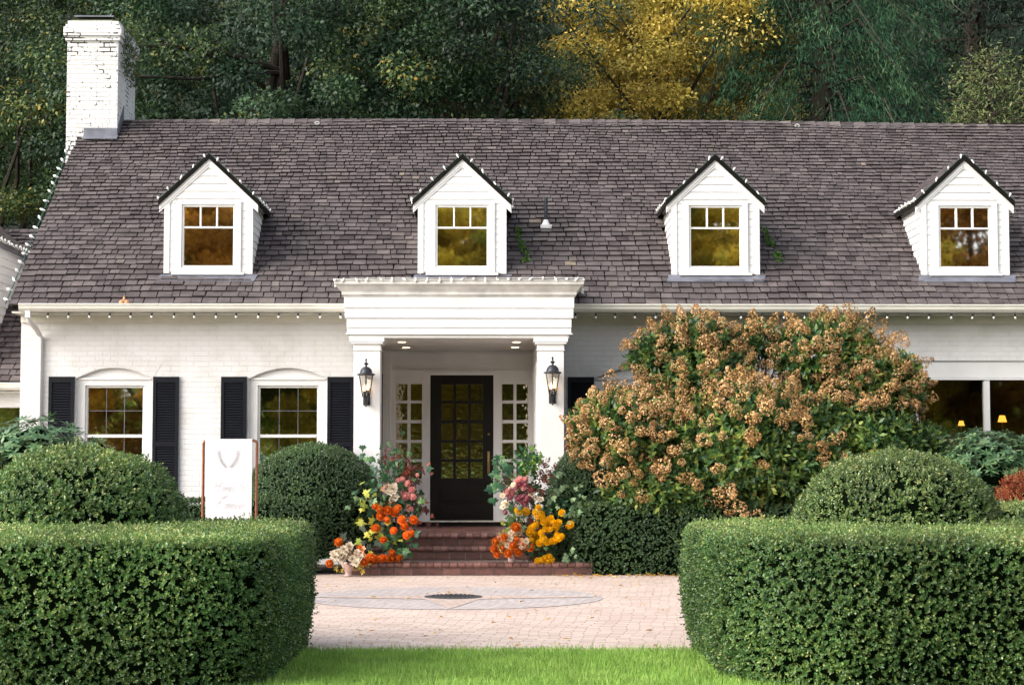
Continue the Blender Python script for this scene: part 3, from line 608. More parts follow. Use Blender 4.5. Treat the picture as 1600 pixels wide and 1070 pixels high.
# dormers
def make_dormer(cx, first):
    zb, ze, za = DBZ, DEZ, WZ(251, DYF); yb = EY + (ze - EZ) / SL + .05; h = DW / 2; y = DYF
    wx0, wx1, wz0, wz1 = cx - .345, cx + .345, WZ(415.5, DYF), WZ(324, DYF)
    b_ = MB()
    b_.add([(cx - h, y, zb), (wx0 - .05, y, zb), (wx0 - .05, y, ze), (cx - h, y, ze)], [(0, 1, 2, 3)])
    b_.add([(wx1 + .05, y, zb), (cx + h, y, zb), (cx + h, y, ze), (wx1 + .05, y, ze)], [(0, 1, 2, 3)])
    b_.add([(wx0 - .05, y, zb), (wx1 + .05, y, zb), (wx1 + .05, y, wz0 - .02), (wx0 - .05, y, wz0 - .02)], [(0, 1, 2, 3)])
    b_.add([(wx0 - .05, y, wz1 + .03), (wx1 + .05, y, wz1 + .03), (wx1 + .05, y, ze), (wx0 - .05, y, ze)], [(0, 1, 2, 3)])
    b_.add([(cx - h, y, ze), (cx + h, y, ze), (cx, y, za)], [(0, 1, 2)])
    body = b_.build('dormer', 'clapboard', house)
    c = MB(); step = .107
    for sx in (-1, 1):                      # side walls of lapped boards
        z = zb - .1
        while z < ze - .001:
            z1 = min(z + step, ze); ya = EY + (z - EZ) / SL; X = cx + sx * h
            ya = max(ya, y)
            c.add([(X + sx * .014, y + .0, z), (X + sx * .014, yb + .1, z), (X, yb + .1, z1), (X, y + .0, z1), (X, y, z), (X, yb + .1, z)], [(0, 1, 2, 3), (0, 4, 5, 1)]); z = z1
        z = zb + .08                        # short boards beside the casing
        while z < ze - .02:
            a, d_ = (wx0 - .20, wx0 - .11) if sx < 0 else (wx1 + .11, wx1 + .20)
            c.add([(a, y - .010, z), (d_, y - .010, z), (d_, y - .001, z + step), (a, y - .001, z + step), (a, y, z), (d_, y, z)], [(0, 1, 2, 3), (4, 5, 1, 0)]); z += step
    z = ze + .015
    while z < za - .04:                     # gable boards
        k = (za - z) / (za - ze); k1 = (za - min(z + step, za)) / (za - ze); hh, h1 = h * k - .01, max(h * k1 - .01, .01)
        c.add([(cx - hh, y - .014, z), (cx + hh, y - .014, z), (cx + h1, y - .002, z + step), (cx - h1, y - .002, z + step), (cx - hh, y, z), (cx + hh, y, z)], [(0, 1, 2, 3), (4, 5, 1, 0)]); z += step
    c.build('siding', 'clapboard', body)
    t = MB()                                # trim
    for sx in (-1, 1):
        X = cx + sx * h; t.box(X - sx * .058, X + sx * .020, y - .02, y + .03, zb - .02, ze + .02)
        ux, uz = sx * h, ze - za; L = math.hypot(ux, uz); nx_, nz_ = -uz / L * (1 if sx > 0 else 1), 0
        for (o0, o1, yy) in ((0, .075, -.03), (.075, .10, -.022)):
            pts = [(cx, y + yy, za + .04 - o0 * 1.35), (cx + sx * (h + .09), y + yy, za + .04 - o0 * 1.35 - (h + .09) * (za - ze) / h), (cx + sx * (h + .09), y + yy, za + .04 - o1 * 1.35 - (h + .09) * (za - ze) / h), (cx, y + yy, za + .04 - o1 * 1.35)]
            if sx < 0: pts = pts[::-1]
            t.prism(pts, (0, .05 if o0 == 0 else .03, 0))
    t.build('trim', 'white_trim', body)
    w_ = MB(); y2 = y - .032
    w_.box(wx0 - .11, wx0 - .03, y2, y + .04, wz0 - .10, wz1 + .07); w_.box(wx1 + .03, wx1 + .11, y2, y + .04, wz0 - .10, wz1 + .07)
    w_.box(wx0 - .03, wx1 + .03, y2, y + .04, wz1 + .03, wz1 + .07); w_.box(wx0 - .03, wx1 + .03, y2, y + .04, wz0 - .10, wz0 - .03)
    w_.box(wx0 - .03, wx0, y2 + .02, y + .04, wz0 - .03, wz1 + .03); w_.box(wx1, wx1 + .03, y2 + .02, y + .04, wz0 - .03, wz1 + .03)
    w_.box(wx0, wx1, y2 + .02, y + .04, wz1, wz1 + .03); w_.box(wx0, wx1, y2 + .02, y + .04, wz0 - .03, wz0)
    zt = WZ(356, DYF)
    w_.box(wx0, wx1, y2 + .024, y + .03, zt - .012, zt + .012)
    for k in (1, 2): xm = wx0 + .69 * k / 3; w_.box(xm - .011, xm + .011, y2 + .025, y + .03, zt + .012, wz1)
    w_.box(wx0 - .16, wx1 + .16, y - .07, y + .02, wz0 - .135, wz0 - .10)
    w_.build('window_frame', 'white_trim', body)
    p = MB(); p.box(wx0 - .01, wx1 + .01, y + .02, y + .03, wz0 - .01, wz1 + .01); p.build('pane', 'window_glass', body)
    # roof
    r_ = MB(); sl = (za - ze) / h; ov = .10; yo = y - .055; topz = za + .085
    for sx in (-1, 1):
        ex = h + ov; zE = topz - ex * sl; yv_r = EY + (topz - EZ) / SL; yv_e = EY + (zE - EZ) / SL
        poly = [(cx, yo, topz), (cx + sx * ex, yo, zE), (cx + sx * ex, yv_e + .06, zE), (cx, yv_r + .06, topz)]
        lo = [(a, b2, c2 - .075) for a, b2, c2 in poly]; fs = [(0, 1, 2, 3), (7, 6, 5, 4), (0, 4, 5, 1), (1, 5, 6, 2), (2, 6, 7, 3)]
        r_.add(poly + lo, fs if sx < 0 else [f[::-1] for f in fs], .3, 0)
    ro = r_.build('dormer_roof', 'dark_eave', body)
    q = MB(); rg = random.Random(int(cx * 10) + 40)
    for sx in (-1, 1):                      # shingles over the dormer roof
        ex = h + ov; n_ = 6
        for k in range(n_):
            xa, xb = ex * (1 - k / n_), ex * (1 - (k + 1.3) / n_); xb = max(xb, 0); yy = yo + .012
            za_, zb_ = topz - xa * sl, topz - xb * sl
            yend = EY + (za_ - EZ) / SL + .02
            while yy < yend:
                wd = rg.uniform(.12, .25); y2_ = min(yy + wd, yend); t_ = .018
                v = [(cx + sx * xa, yy + .003, za_), (cx + sx * xa, y2_, za_), (cx + sx * xb, y2_, zb_), (cx + sx * xb, yy + .003, zb_), (cx + sx * xa, yy + .003, za_ + t_), (cx + sx * xa, y2_, za_ + t_), (cx + sx * xb, y2_, zb_ + .004), (cx + sx * xb, yy + .003, zb_ + .004)]
                q.add(v, [(4, 5, 6, 7), (0, 1, 5, 4), (0, 4, 7, 3), (1, 2, 6, 5)], max(0, rg.gauss(.2, .15))); yy = y2_
    q.build('roof_shingles', 'roof_shingle', body)
    so = MB()
    for sx in (-1, 1): so.add([(cx + sx * h, y, ze - .02), (cx + sx * (h + ov - .01), y - .04, ze - .02 + .0), (cx + sx * (h + ov - .01), yb, ze - .02), (cx + sx * h, yb, ze - .02), (cx + sx * (h + ov - .01), y - .04, ze + .04), (cx + sx * (h + ov - .01), yb, ze + .04)], [(0, 1, 2, 3), (1, 4, 5, 2)])
    so.build('soffit', 'gutter_paint', body)
    fl = MB(); yf = y - .10
    fl.prism([(cx - h - .06, y - .005, zb + .03), (cx - h - .06, y - .02, roofz(y - .02) + .035), (cx - h - .10, yf - .05, roofz(yf - .05) + .03), (cx - h - .10, yf - .05, roofz(yf - .05) + .022), (cx - h - .06, y + .01, zb - .1)], (DW + .16, 0, 0)); fl.build('flashing', 'lead_flashing', body)
    return body
for i, cx in enumerate(dorm): make_dormer(cx, i == 0)

# chimney
cY = 28.6; c0, c1 = WX(104, cY, 150), WX(184, cY, 150); cy1 = 30.0; zt = WZ(30, cY)
c = MB(); zc = WZ(66, cY)
c.box(c0, c1, cY, cy1, 3.5, zc); c.box(c0 - .03, c1 + .03, cY - .03, cy1 + .03, zc, zc + .075); c.box(c0 - .055, c1 + .055, cY - .055, cy1 + .055, zc + .075, WZ(45, cY))
z5 = WZ(45, cY); c.box(c0 - .03, c1 + .03, cY - .03, cy1 + .03, z5, z5 + .045); c.box(c0 + .0, c1 - .0, cY + .0, cy1 - .0, z5 + .045, z5 + .11)
ch = c.build('chimney', 'chimney_brick', house, bevel=.006)
k = MB(); k.box(c0 + .05, c1 - .05, cY + .05, cy1 - .05, z5 + .11, z5 + .135); k.build('moss_ledge', 'moss', ch)
k = MB()
for a, b_ in ((c0 + .12, cY + .12), (c1 - .14, cY + .12), (c0 + .12, cy1 - .14), (c1 - .14, cy1 - .14)): k.box(a, a + .02, b_, b_ + .02, z5 + .13, z5 + .19)
k.box(c0 + .14, c1 - .16, cY + .14, cy1 - .16, z5 + .135, z5 + .17)
k.build('flue', 'black_metal', ch)
k = MB(); k.box(c0 + .08, c1 - .10, cY + .08, cy1 - .1, z5 + .192, z5 + .212); k.build('chimney_cap', 'lead_flashing', ch)
k = MB(); fy = cY - .012; zf0, zf1 = WZ(214, cY), WZ(202, cY)
k.box(WX(131, cY, 205), c1 + .012, fy, cY - .001, zf0 - .02, zf1); k.prism([(WX(131, cY, 205), fy, zf0), (c1 + .02, fy, zf0), (c1 + .02, fy - .12, roofz(fy - .12) + .035), (WX(131, cY, 205), fy - .12, roofz(fy - .12) + .035)], (0, .0, .012))
k.prism([(c1 + .002, fy, zf0 - .02), (c1 + .002, fy, zf1), (c1 + .002, RY, RZ + .22), (c1 + .002, RY, RZ)], (.012, 0, 0)); k.build('flashing', 'lead_flashing', ch)
# plants rooted in the chimney side
rng = np.random.default_rng(9); n_ = 260
C = np.stack([np.full(n_, c1 + .02) + rng.random(n_) * .05, rng.uniform(cY + .1, cy1 - .1, n_), np.where(rng.random(n_) < .6, rng.normal(WZ(62, 29.2), .22, n_), rng.normal(WZ(105, 28.9), .12, n_))], 1)
V, r_, cl = sprigs(rng, C, rdir(rng, n_) + np.array([.7, 0, .1]), 6, .08, .05, .018); leaves('moss_tufts', V, 'green_tree_leaf', r_, cl, ch)

# vent pipe, wire, roof hooks
v = MB(); vp = W(853, 350, 26.45); zv = roofz(26.45); v.tube([(vp.x, 26.45, zv - .1), (vp.x, 26.45, zv + .40)], .028, 12); vo = v.build('vent_pipe', 'black_metal', house, smooth=True)
v = MB(); v.tube([(vp.x, 26.45, zv - .03), (vp.x, 26.45, zv + .065)], [.075, .032], 12); v.box(vp.x - .08, vp.x + .08, 26.33, 26.5, zv - .07, zv - .02); v.build('vent_boot', 'white_trim', vo)
v = MB(); xw = W(357, 200, 28).x; v.tube([(xw, RY, RZ + .03), (xw - .02, 27.7, roofz(27.7) + .04)], .003, 4); v.build('cable', 'lead_flashing', house)
for px in (497, 1243):
    v = MB(); x = WX(px, RY, 187); v.tube([(x + .035 * math.cos(a / 10 * 6.283), RY - .16, RZ - .075 + sag(x) + .02 * math.sin(a / 10 * 6.283)) for a in range(11)], .007, 5); v.build('roof_ring', 'white_cord', house)

# portico --------------------------------------------------------
CY = 23.9
pz = lambda p: WZ(p, CY); pxx = lambda p: WX(p, CY, 480)
p = MB()
def layer(xa, xb, ya, z0, z1): p.box(xa, xb, ya, WY + 0.0, z0, z1)
xL, xR = pxx(538), pxx(897)
layer(xL + .0, xR - .0, CY - .06, pz(482), pz(465)); layer(xL + .01, xR - .01, CY - .05, pz(497.5), pz(482.4)); layer(xL + .035, xR - .035, CY - .035, pz(512), pz(498)); layer(xL + .04, xR - .04, CY - .025, pz(521), pz(512.4))
layer(xL + .02, xR - .02, CY - .045, pz(523), pz(521)); layer(xL + .07, xR - .07, CY - .01, pz(528.2), pz(523.2))
ent = p.build('entablature', 'white_trim', house, bevel=.004)
p = MB(); n_ = 8; zc0, zc1 = pz(465), pz(439)            # crown moulding, flaring out
prof = [(0, 0), (.012, .10), (.03, .14), (.03, .30), (.05, .42), (.085, .62), (.12, .74), (.12, .94), (.135, .95), (.135, 1)]
rings = []
for o_, t in prof: z = zc0 + (zc1 - zc0) * t; rings.append([(xL - o_, WY + .2, z), (xL - o_, CY - .06 - o_, z), (xR + o_, CY - .06 - o_, z), (xR + o_, WY + .2, z)])
vs_ = [q for r_ in rings for q in r_]; fs_ = [(i * 4 + k, i * 4 + k + 1, (i + 1) * 4 + k + 1, (i + 1) * 4 + k) for i in range(len(prof) - 1) for k in range(3)] + [tuple(range(4 * (len(prof) - 1), 4 * len(prof)))]
p.add(vs_, fs_); p.build('crown_moulding', 'weathered_trim', ent)
p = MB(); p.box(pxx(545) , pxx(890), CY + .0, DY, pz(528.3) + .0, pz(528.3) + .02); p.build('portico_ceiling', 'ceiling_paint', house)
ZCEIL = pz(528.3)
for (a, b_) in ((628, 533.5), (634, 545)):
    pass
for X_, Y_ in ((WX(628, 24.5, 532), 24.5), (WX(634.5, 25.7, 543), 25.7), (WX(807, 24.5, 532), 24.5), (WX(805, 25.6, 543), 25.6)):
    v = MB(); v.lathe((X_, Y_, ZCEIL - .012), [(.075, 0), (.075, .011)], 24); co = v.build('ceiling_light', 'white_trim', house)
    v = MB(); v.lathe((X_, Y_, ZCEIL - .016), [(.052, 0), (.052, .003)], 24); v.build('lens', 'recess_glow', co)
# columns
LZ = .476
for (a, b_) in ((553, 595), (839.5, 881.5)):
    x0, x1 = pxx(a), pxx(b_); p = MB(); zc = pz(534); zk = pz(547)
    p.box(x0 + .004, x1 - .004, CY + .004, CY + .35, LZ, zk - .004); p.box(x0, x1, CY, CY + .354, zk, zc - .03); p.box(x0 - .012, x1 + .012, CY - .012, CY + .37, zk - .004, zk + .006)
    p.box(x0 - .03, x1 + .03, CY - .03, CY + .38, zc - .03, zc - .003); p.box(x0 - .05, x1 + .05, CY - .038, CY + .4, zc - .003, ZCEIL - .001); p.box(x0 - .02, x1 + .02, CY - .02, CY + .37, LZ, LZ + .13)
    co = p.build('column', 'white_trim', house, bevel=.004)
# recessed entry: side walls, back wall with clapboards, pilasters
IX0, IX1 = WX(596, 25.0), WX(839, 25.0)
for sx, X in ((-1, WX(599, 25.2)), (1, WX(836.5, 25.2))):
    p = MB(); p.box(X, X + sx * .12, CY + .36, DY, LZ, ZCEIL)
    for (ya, yb_) in ((24.4, 25.15), (25.35, 26.3)):
        for (za_, zb_) in ((.6, 1.5), (1.65, 2.75)): p.box(X - sx * .012, X, ya, yb_, za_, zb_)
p.build('side_panel', 'white_trim', house)
e0, e1 = WX(611, DY), WX(832, DY)
dz = lambda q: WZ(q, DY); dx = lambda q: WX(q, DY, 700)
p = MB(); p.box(dx(596), dx(846), DY + .06, DY + .1, dz(583), ZCEIL); z = dz(582)
while z < ZCEIL - .02:
    p.add([(e0, DY + .03, z), (e1, DY + .03, z), (e1, DY + .055, z + .14), (e0, DY + .055, z + .14), (e0, DY + .055, z), (e1, DY + .055, z)], [(0, 1, 2, 3), (4, 5, 1, 0)]); z += .14
p.box(e0, e1, DY - .01, DY + .06, dz(586), dz(578)); p.box(dx(598), e0, DY - .06, DY + .06, LZ, ZCEIL); p.box(e1, dx(844), DY - .06, DY + .06, LZ, ZCEIL)
p.build('entry_surround', 'white_trim', house)
D0, D1 = dx(672), dx(771); ZD0, ZD1 = dz(812.5), dz(585.5)
for nm, (a, b_), (cols) in (('l', (e0, D0), [(618.3, 636.3), (641.3, 659)]), ('r', (D1, e1), [(784.7, 802.3), (807, 825)])):
    p = MB(); xs = [dx(q) for c_ in cols for q in c_]; rows = [(599.8, 625.4), (630, 656), (661, 687), (691.6, 717), (721.5, 747)]
    zs = [dz(q) for r_ in rows for q in r_]; zlo = zs[-1]
    p.box(a, b_, DY + .0, DY + .06, LZ + .07, zlo); p.box(a, xs[0], DY, DY + .06, zlo, dz(586)); p.box(xs[3], b_, DY, DY + .06, zlo, dz(586)); p.box(xs[0], xs[3], DY, DY + .06, zs[0], dz(586))
    p.box(xs[1], xs[2], DY + .02, DY + .06, zlo, zs[0])
    for i in range(4): p.box(xs[0], xs[1], DY + .02, DY + .06, zs[2 * i + 2], zs[2 * i + 1]); p.box(xs[2], xs[3], DY + .02, DY + .06, zs[2 * i + 2], zs[2 * i + 1])
    sl_ = p.build('sidelight', 'white_trim', house)
    q = MB(); q.box(xs[0], xs[3], DY + .045, DY + .055, zlo, zs[0]); q.build('pane', 'rippled_glass', sl_)
p = MB(); p.box(D0 - .02, D0, DY - .03, DY + .0, ZD0, ZD1 + .03); p.box(D0 - .115, D0 - .02, DY - .02, DY - .0, LZ, ZD1 + .03); p.box(D1, D1 + .02, DY - .03, DY, ZD0, ZD1 + .03); p.box(D1 + .02, D1 + .105, DY - .02, DY, LZ, ZD1 + .03)
p.box(D0 - .115, D1 + .105, DY - .035, DY - .0, ZD1 + .005, ZD1 + .04); p.build('door_casing', 'white_trim', house)
p = MB(); p.box(e0, e1, DY - .10, DY + .05, ZD0 - .022, ZD0 - .002); p.build('threshold', 'gutter_paint', house)
p = MB(); p.box(e0, e1, DY - .07, DY + .05, LZ - .02, ZD0 - .022); p.build('threshold_riser', 'door_paint', house)
dcol = [(689.7, 708), (712.5, 731.3), (735.5, 754.3)]; drow = [(600.5, 626), (630.5, 656), (661, 687), (691.5, 717), (721.5, 747)]
p = MB(); xs = [dx(q) for c_ in dcol for q in c_]; zs = [dz(q) for r_ in drow for q in r_]
p.box(D0, xs[0], DY + .01, DY + .06, ZD0, ZD1); p.box(xs[5], D1, DY + .01, DY + .06, ZD0, ZD1); p.box(xs[0], xs[5], DY + .01, DY + .06, zs[0], ZD1); p.box(xs[0], xs[5], DY + .01, DY + .06, ZD0, zs[-1])
for i in (1, 3): p.box(xs[i], xs[i + 1], DY + .018, DY + .06, zs[-1], zs[0])
for i in range(4):
    for j in (0, 2, 4): p.box(xs[j], xs[j + 1], DY + .018, DY + .06, zs[2 * i + 2], zs[2 * i + 1])
for (a, b_) in ((761, 784), (789, 808)):
    p.box(D0 + .14, D1 - .14, DY + .0, DY + .012, dz(b_), dz(a)); p.box(D0 + .17, D1 - .17, DY - .006, DY + .002, dz(b_) + .03, dz(a) - .03)
door = p.build('door', 'door_paint', house, bevel=.002)
q = MB(); q.box(xs[0], xs[5], DY + .045, DY + .055, zs[-1], zs[0]); q.build('pane', 'rippled_glass', door)
q = MB(); hx = D1 - .07; hz = dz(722); q.tube([(hx, DY - .035, hz - .14), (hx, DY - .05, hz), (hx, DY - .035, hz + .12)], .009, 8); q.box(hx - .02, hx + .02, DY - .0, DY + .012, hz - .17, hz + .16); q.box(hx - .006, hx + .006, DY - .04, DY, hz + .11, hz + .125); q.box(hx - .006, hx + .006, DY - .04, DY, hz - .14, hz - .125); q.build('handle', 'brass', door); q = MB(); q.lathe((hx, DY + .0, dz(678)), [(.014, -.014), (.014, .014)], 10); q.build('lock', 'brass', door)

# brick steps ----------------------------------------------------
SX = -.41
st = root('brick_steps', (SX, 23.4, 0), 'three red brick steps with rounded nosings leading up to the dark front door', 'steps')
rg = random.Random(8)
def step(y0, y1, x0, x1, zb, zt, landing=False):
    m_ = MB(); m_.box(x0 + .02, x1 - .02, y0 + .03, y1, zb, zt - .008); o = m_.build('step', 'mortar', st)
    b_ = MB(); x = x0; bw = .20; x = x0
    while x < x1 - .02:                      # riser course
        e = min(x + bw, x1); b_.box(x + .006, e - .006, y0 + .022, y0 + .1, zb + .004, zt - .075, rg.random() * .6); x = e
    x = x0
    while x < x1 - .02:                      # bullnose rowlock course
        e = min(x + .098, x1); r_ = .033; zc = zt - r_; a = x + .005; d_ = e - .005; rn = rg.random()
        pr = [(y0 + .3, zt), (y0 + .012, zt)] + [(y0 + r_ - .012 - r_ * math.sin(t), zc + r_ * math.cos(t)) for t in (0.4, .8, 1.2, 1.6, 2.0, 2.4, 2.8)] + [(y0 + r_, zc - r_), (y0 + .3, zc - r_)]
        b_.prism([(a, p_, q_) for p_, q_ in pr[::-1]], (d_ - a, 0, 0), rn); x = e
    if landing:
        y = y0 + .306
        while y < y1:
            x = x0 + rg.random() * .1
            while x < x1 - .05: e = min(x + .2, x1); b_.box(x + .004, e - .004, y + .004, min(y + .096, y1), zt - .03, zt + rg.uniform(-.002, .001), rg.random()); x = e
            y += .1
    b_.build('bricks', 'step_brick', o)
step(22.8, 23.75, -1.78, 1.28, 0, .155); step(23.44, 23.9, -1.52, 1.02, .155, .32); step(23.76, DY - .07, -1.40, .60, .32, LZ, True)
mb = MB(); mb.box(-1.80, -1.40, 23.78, WY, 0, LZ - .004); mb.box(.60, .98, 23.78, WY, 0, LZ - .004); mb.box(-1.44, .62, 23.86, DY, 0, LZ - .04); mb.build('plinth', 'mortar', st)

# wall lanterns --------------------------------------------------
def lantern():
    o = root('wall_lantern', (0, 0, 0), 'black wall lantern with a lit candle bulb on the left portico column', 'lantern', 'wall lanterns on the portico columns')
    f = MB(); f.box(-.045, .045, -.012, 0, -.16, .06); f.tube([(0, -.01, -.10), (0, -.06, -.15), (0, -.12, -.12), (0, -.13, -.05)], [.02, .016, .016, .02], 8)
    f.lathe((0, -.13, -.19), [(.004, 0), (.012, .015), (.006, .03), (.018, .05), (.03, .08), (.04, .13), (.055, .145)], 6)
    f.build('bracket', 'black_metal', o)
    f = MB(); f.lathe((0, -.13, .225), [(.11, 0), (.118, .006), (.118, .018), (.085, .03), (.072, .075), (.045, .105), (.015, .115), (.012, .13), (.03, .15), (.034, .158), (.012, .165), (.008, .19), (.014, .205), (.002, .225)], 18); f.build('cap', 'black_metal', o, smooth=True)
    f = MB()
    for k in range(6):
        a = k * math.pi / 3 + math.pi / 6; f.tube([(.052 * math.cos(a), -.13 + .052 * math.sin(a), -.045), (.10 * math.cos(a), -.13 + .10 * math.sin(a), .225)], .005, 5)
    f.build('cage', 'black_metal', o)
    f = MB(); f.add([(r_ * math.cos(k * math.pi / 3 + math.pi / 6), -.13 + r_ * math.sin(k * math.pi / 3 + math.pi / 6), z) for r_, z in ((.049, -.043), (.096, .223)) for k in range(6)], [(k, (k + 1) % 6, 6 + (k + 1) % 6, 6 + k) for k in range(6)]); f.build('glass', 'lantern_glass', o)
    for dx_, dz_ in ((-.022, 0), (.022, .012)):
        f = MB(); f.tube([(dx_, -.13, -.045), (dx_, -.13, .02 + dz_)], .012, 8); cdl = f.build('candle', 'black_metal', o)
        f = MB(); f.lathe((dx_, -.13, .02 + dz_), [(.008, 0), (.018, .025), (.016, .045), (.003, .085)], 10); f.build('bulb', 'flame_glow', cdl)
    return o
la = lantern(); la.location = (WX(573, CY, 606), CY - .001, pz(614))
lb = copy_tree(la); lb.location = (WX(863, CY, 606), CY - .001, pz(611)); lb['label'] = 'black wall lantern with a lit candle bulb on the right portico column'

# interior table lamps
for i, (px, py, s_, Y_, lab) in enumerate(((1566, 654, 1.0, 27.6, 'lit table lamp with bright orange shade behind the right picture window pane'), (1502, 661, .8, 30.0, 'smaller dim lit table lamp deep in the room left of the bright lamp'))):
    q = W(px, py, Y_); o = root('table_lamp', (q.x, Y_, .05), lab, 'lamp', 'table lamps inside the picture window')
    f = MB(); f.lathe((q.x, Y_, q.z - .05 * s_), [(.068 * s_, 0), (.04 * s_, .10 * s_)], 20); f.build('lamp_shade', 'shade_glow', o, smooth=True)
    f = MB(); f.tube([(q.x, Y_, .8), (q.x, Y_, q.z - .02)], [.035, .012], 10); f.build('lamp_stand', 'brass', o)
    f = MB(); f.box(q.x - .35, q.x + .35, Y_ - .2, Y_ + .2, .74, .8)
    for a in (-.32, .28):
        for b_ in (-.18, .14): f.box(q.x + a, q.x + a + .04, Y_ + b_, Y_ + b_ + .04, .05, .74)
    f.box(q.x - .3, q.x + .3, Y_ - .16, Y_ + .16, .3, .33)
    to = top('side_table', MB().add([tuple(v_) for v_ in f.v], f.f), 'dark_interior', 'dark wooden side table under the %s lamp inside the picture window' % ('bright' if i == 0 else 'dim'), 'table')

# side building on the left --------------------------------------
wing = root('side_building', (-9, 26.9, 0), 'lower white wing at the left frame edge with shingle roof and a clapboard gable', 'building')
GY = 26.5; gzz = WZ(598, GY); slw = .78
m_ = MB(); m_.box(-14, RX0 - .02, GY + .35, GY + .5, gzz - .35, gzz - .1); m_.box(-14, RX0 - .02, GY + .35, GY + .5, 0, .8); m_.box(-6.62, RX0 - .02, GY + .35, GY + .5, .8, gzz - .3); m_.box(-14, -13.8, GY + .5, 33, 0, gzz); m_.build('wall', 'white_trim', wing)
m_ = MB(); m_.box(-13.9, -6.62, GY + .44, GY + .45, .8, gzz - .3); m_.build('pane', 'window_glass', wing)
m_ = MB(); gutter(m_, -14, RX0 - .03, GY - .05, gzz); m_.box(-14, RX0 - .03, GY + .09, GY + .36, gzz - .14, gzz - .12); m_.build('gutter', 'gutter_paint', wing)
m_ = MB(); ry = 29.86; shingles(m_, -14, RX0 - .08, GY, gzz + .03, slw, ry, .155, .11, random.Random(5)); wr = m_.build('roof', 'roof_shingle', wing)
zr = gzz + .03 + slw * (ry - GY); m_ = MB(); x = -14
while x < RX0 - .3: m_.add([(x, ry - .13, zr - .1), (x + .25, ry - .13, zr - .085), (x + .25, ry, zr + .025), (x, ry, zr), (x + .25, ry + .13, zr - .085), (x, ry + .13, zr - .1)], [(0, 1, 2, 3), (3, 2, 4, 5)], rr_.gauss(.5, .2)); x += .2
m_.build('ridge_cap', 'roof_shingle', wr)
m_ = MB(); m_.prism([(-14, GY + .02, gzz - .02), (-14, ry, zr - .06), (-14, 33.2, gzz - .02), (-14, 33.2, gzz - .1), (-14, ry, zr - .16), (-14, GY + .02, gzz - .1)], (RX0 - .1 + 14, 0, 0)); m_.build('roof_deck', 'dark_eave', wr)
gX = -7.44; gzE = WZ(402, 29.3); m_ = MB(); z = gzz + .2; dwy = 26.75
while z < gzE - .01:
    z1 = min(z + .125, gzE); m_.add([(gX + .014, dwy, z), (gX + .014, 29.4, z), (gX, 29.4, z1), (gX, dwy, z1), (gX, dwy, z), (gX, 29.4, z)], [(0, 1, 2, 3), (0, 4, 5, 1)]); z = z1
m_.prism([(gX, dwy, gzz + .2), (gX - 2.6, dwy, gzz + .2), (gX - 2.6, dwy, gzE), (gX - 1.3, dwy, gzE + 1.1), (gX, dwy, gzE)], (0, .05, 0)); gb = m_.build('gable', 'clapboard', wing)
m_ = MB()
for sx in (1, -1):
    ex = gX - 1.3 + sx * 1.42; zE = gzE - .05; yv = GY + (zE - gzz - .03) / slw; zA = gzE + 1.15; yA = ry + .3
    for k in range(12):
        a, b_ = k / 12, min((k + 1.25) / 12, 1); y = dwy - .1; yend = yv + (yA - yv) * a
        while y < yend:
            y2 = min(y + rr_.uniform(.14, .26), yend); xa, xb = ex + (gX - 1.3 - ex) * a, ex + (gX - 1.3 - ex) * b_; za_, zb_ = zE + (zA - zE) * a, zE + (zA - zE) * b_
            m_.add([(xa, y + .003, za_ - .02), (xa, y2, za_ - .02), (xa, y2, za_ + .02), (xa, y + .003, za_ + .02), (xb, y2, zb_ + .004), (xb, y + .003, zb_ + .004)], [(0, 1, 2, 3), (3, 2, 4, 5)], rr_.gauss(.5, .2)); y = y2
m_.build('gable_roof', 'roof_shingle', gb)
m_ = MB(); m_.tube([(gX + .12, 29.3, gzE + .0), (gX + .02, 29.75, gzE + .42)], .03, 4); m_.box(gX, gX + .11, dwy, 29.3, gzE - .07, gzE - .05); m_.build('flashing', 'lead_flashing', gb)

# ------------------------------------------------------------------ string lights
bulbs = {}
def bulb_mesh(kind):
    if kind not in bulbs:
        b_ = MB()
        if kind == 'down': b_.lathe((0, 0, -.042), [(.013, 0), (.018, .012), (.016, .045)], 8, mi=1); b_.lathe((0, 0, -.085), [(.005, 0), (.018, .012), (.019, .025), (.013, .043)], 8, mi=0)
        else: b_.lathe((0, 0, 0), [(.010, -.02), (.012, .01)], 8, mi=1); b_.lathe((0, 0, .0), [(.012, .008), (.022, .03), (.020, .045), (.004, .075)], 8, mi=0)
        bulbs[kind] = b_.mesh('bulb', ['bulb_plastic', 'black_metal'] if kind == 'down' else ['bulb_plastic', 'bulb_plastic'])
    return bulbs[kind]
def string_lights(path, step, label, kind='down', cord='cord_green', rnd=.3, tilt=None, sc=1.0, seed=0, cr=.005):
    pts = [Vector(p_) for p_ in path]; o = root('string_lights', pts[0], label, 'string lights', 'string lights on the house')
    c = MB(); c.tube(pts, cr, 5); c.build('cord', cord, o); rg = random.Random(seed)
    L = [0]
    for a, b_ in zip(pts[:-1], pts[1:]): L.append(L[-1] + (b_ - a).length)
    t = step * .4
    while t < L[-1]:
        i = max(k for k in range(len(L)) if L[k] <= t); i = min(i, len(pts) - 2); q = pts[i].lerp(pts[i + 1], (t - L[i]) / (L[i + 1] - L[i]))
        b_ = link('bulb', bulb_mesh(kind), o); b_.location = q - pts[0]; b_.scale = (sc,) * 3
        rx = tilt or (0, 0, 0); b_.rotation_euler = (rx[0] + rg.uniform(-rnd, rnd), rx[1] + rg.uniform(-rnd, rnd), 0); t += step * rg.uniform(.93, 1.07)
    return o
ly = 24.74; lz = gz0 - .122
string_lights([(WX(60, ly), ly, lz), (-1.92, ly, lz)], .283, 'row of hanging bulbs under the gutter left of the portico', rnd=.08, cr=.002, sc=.85)
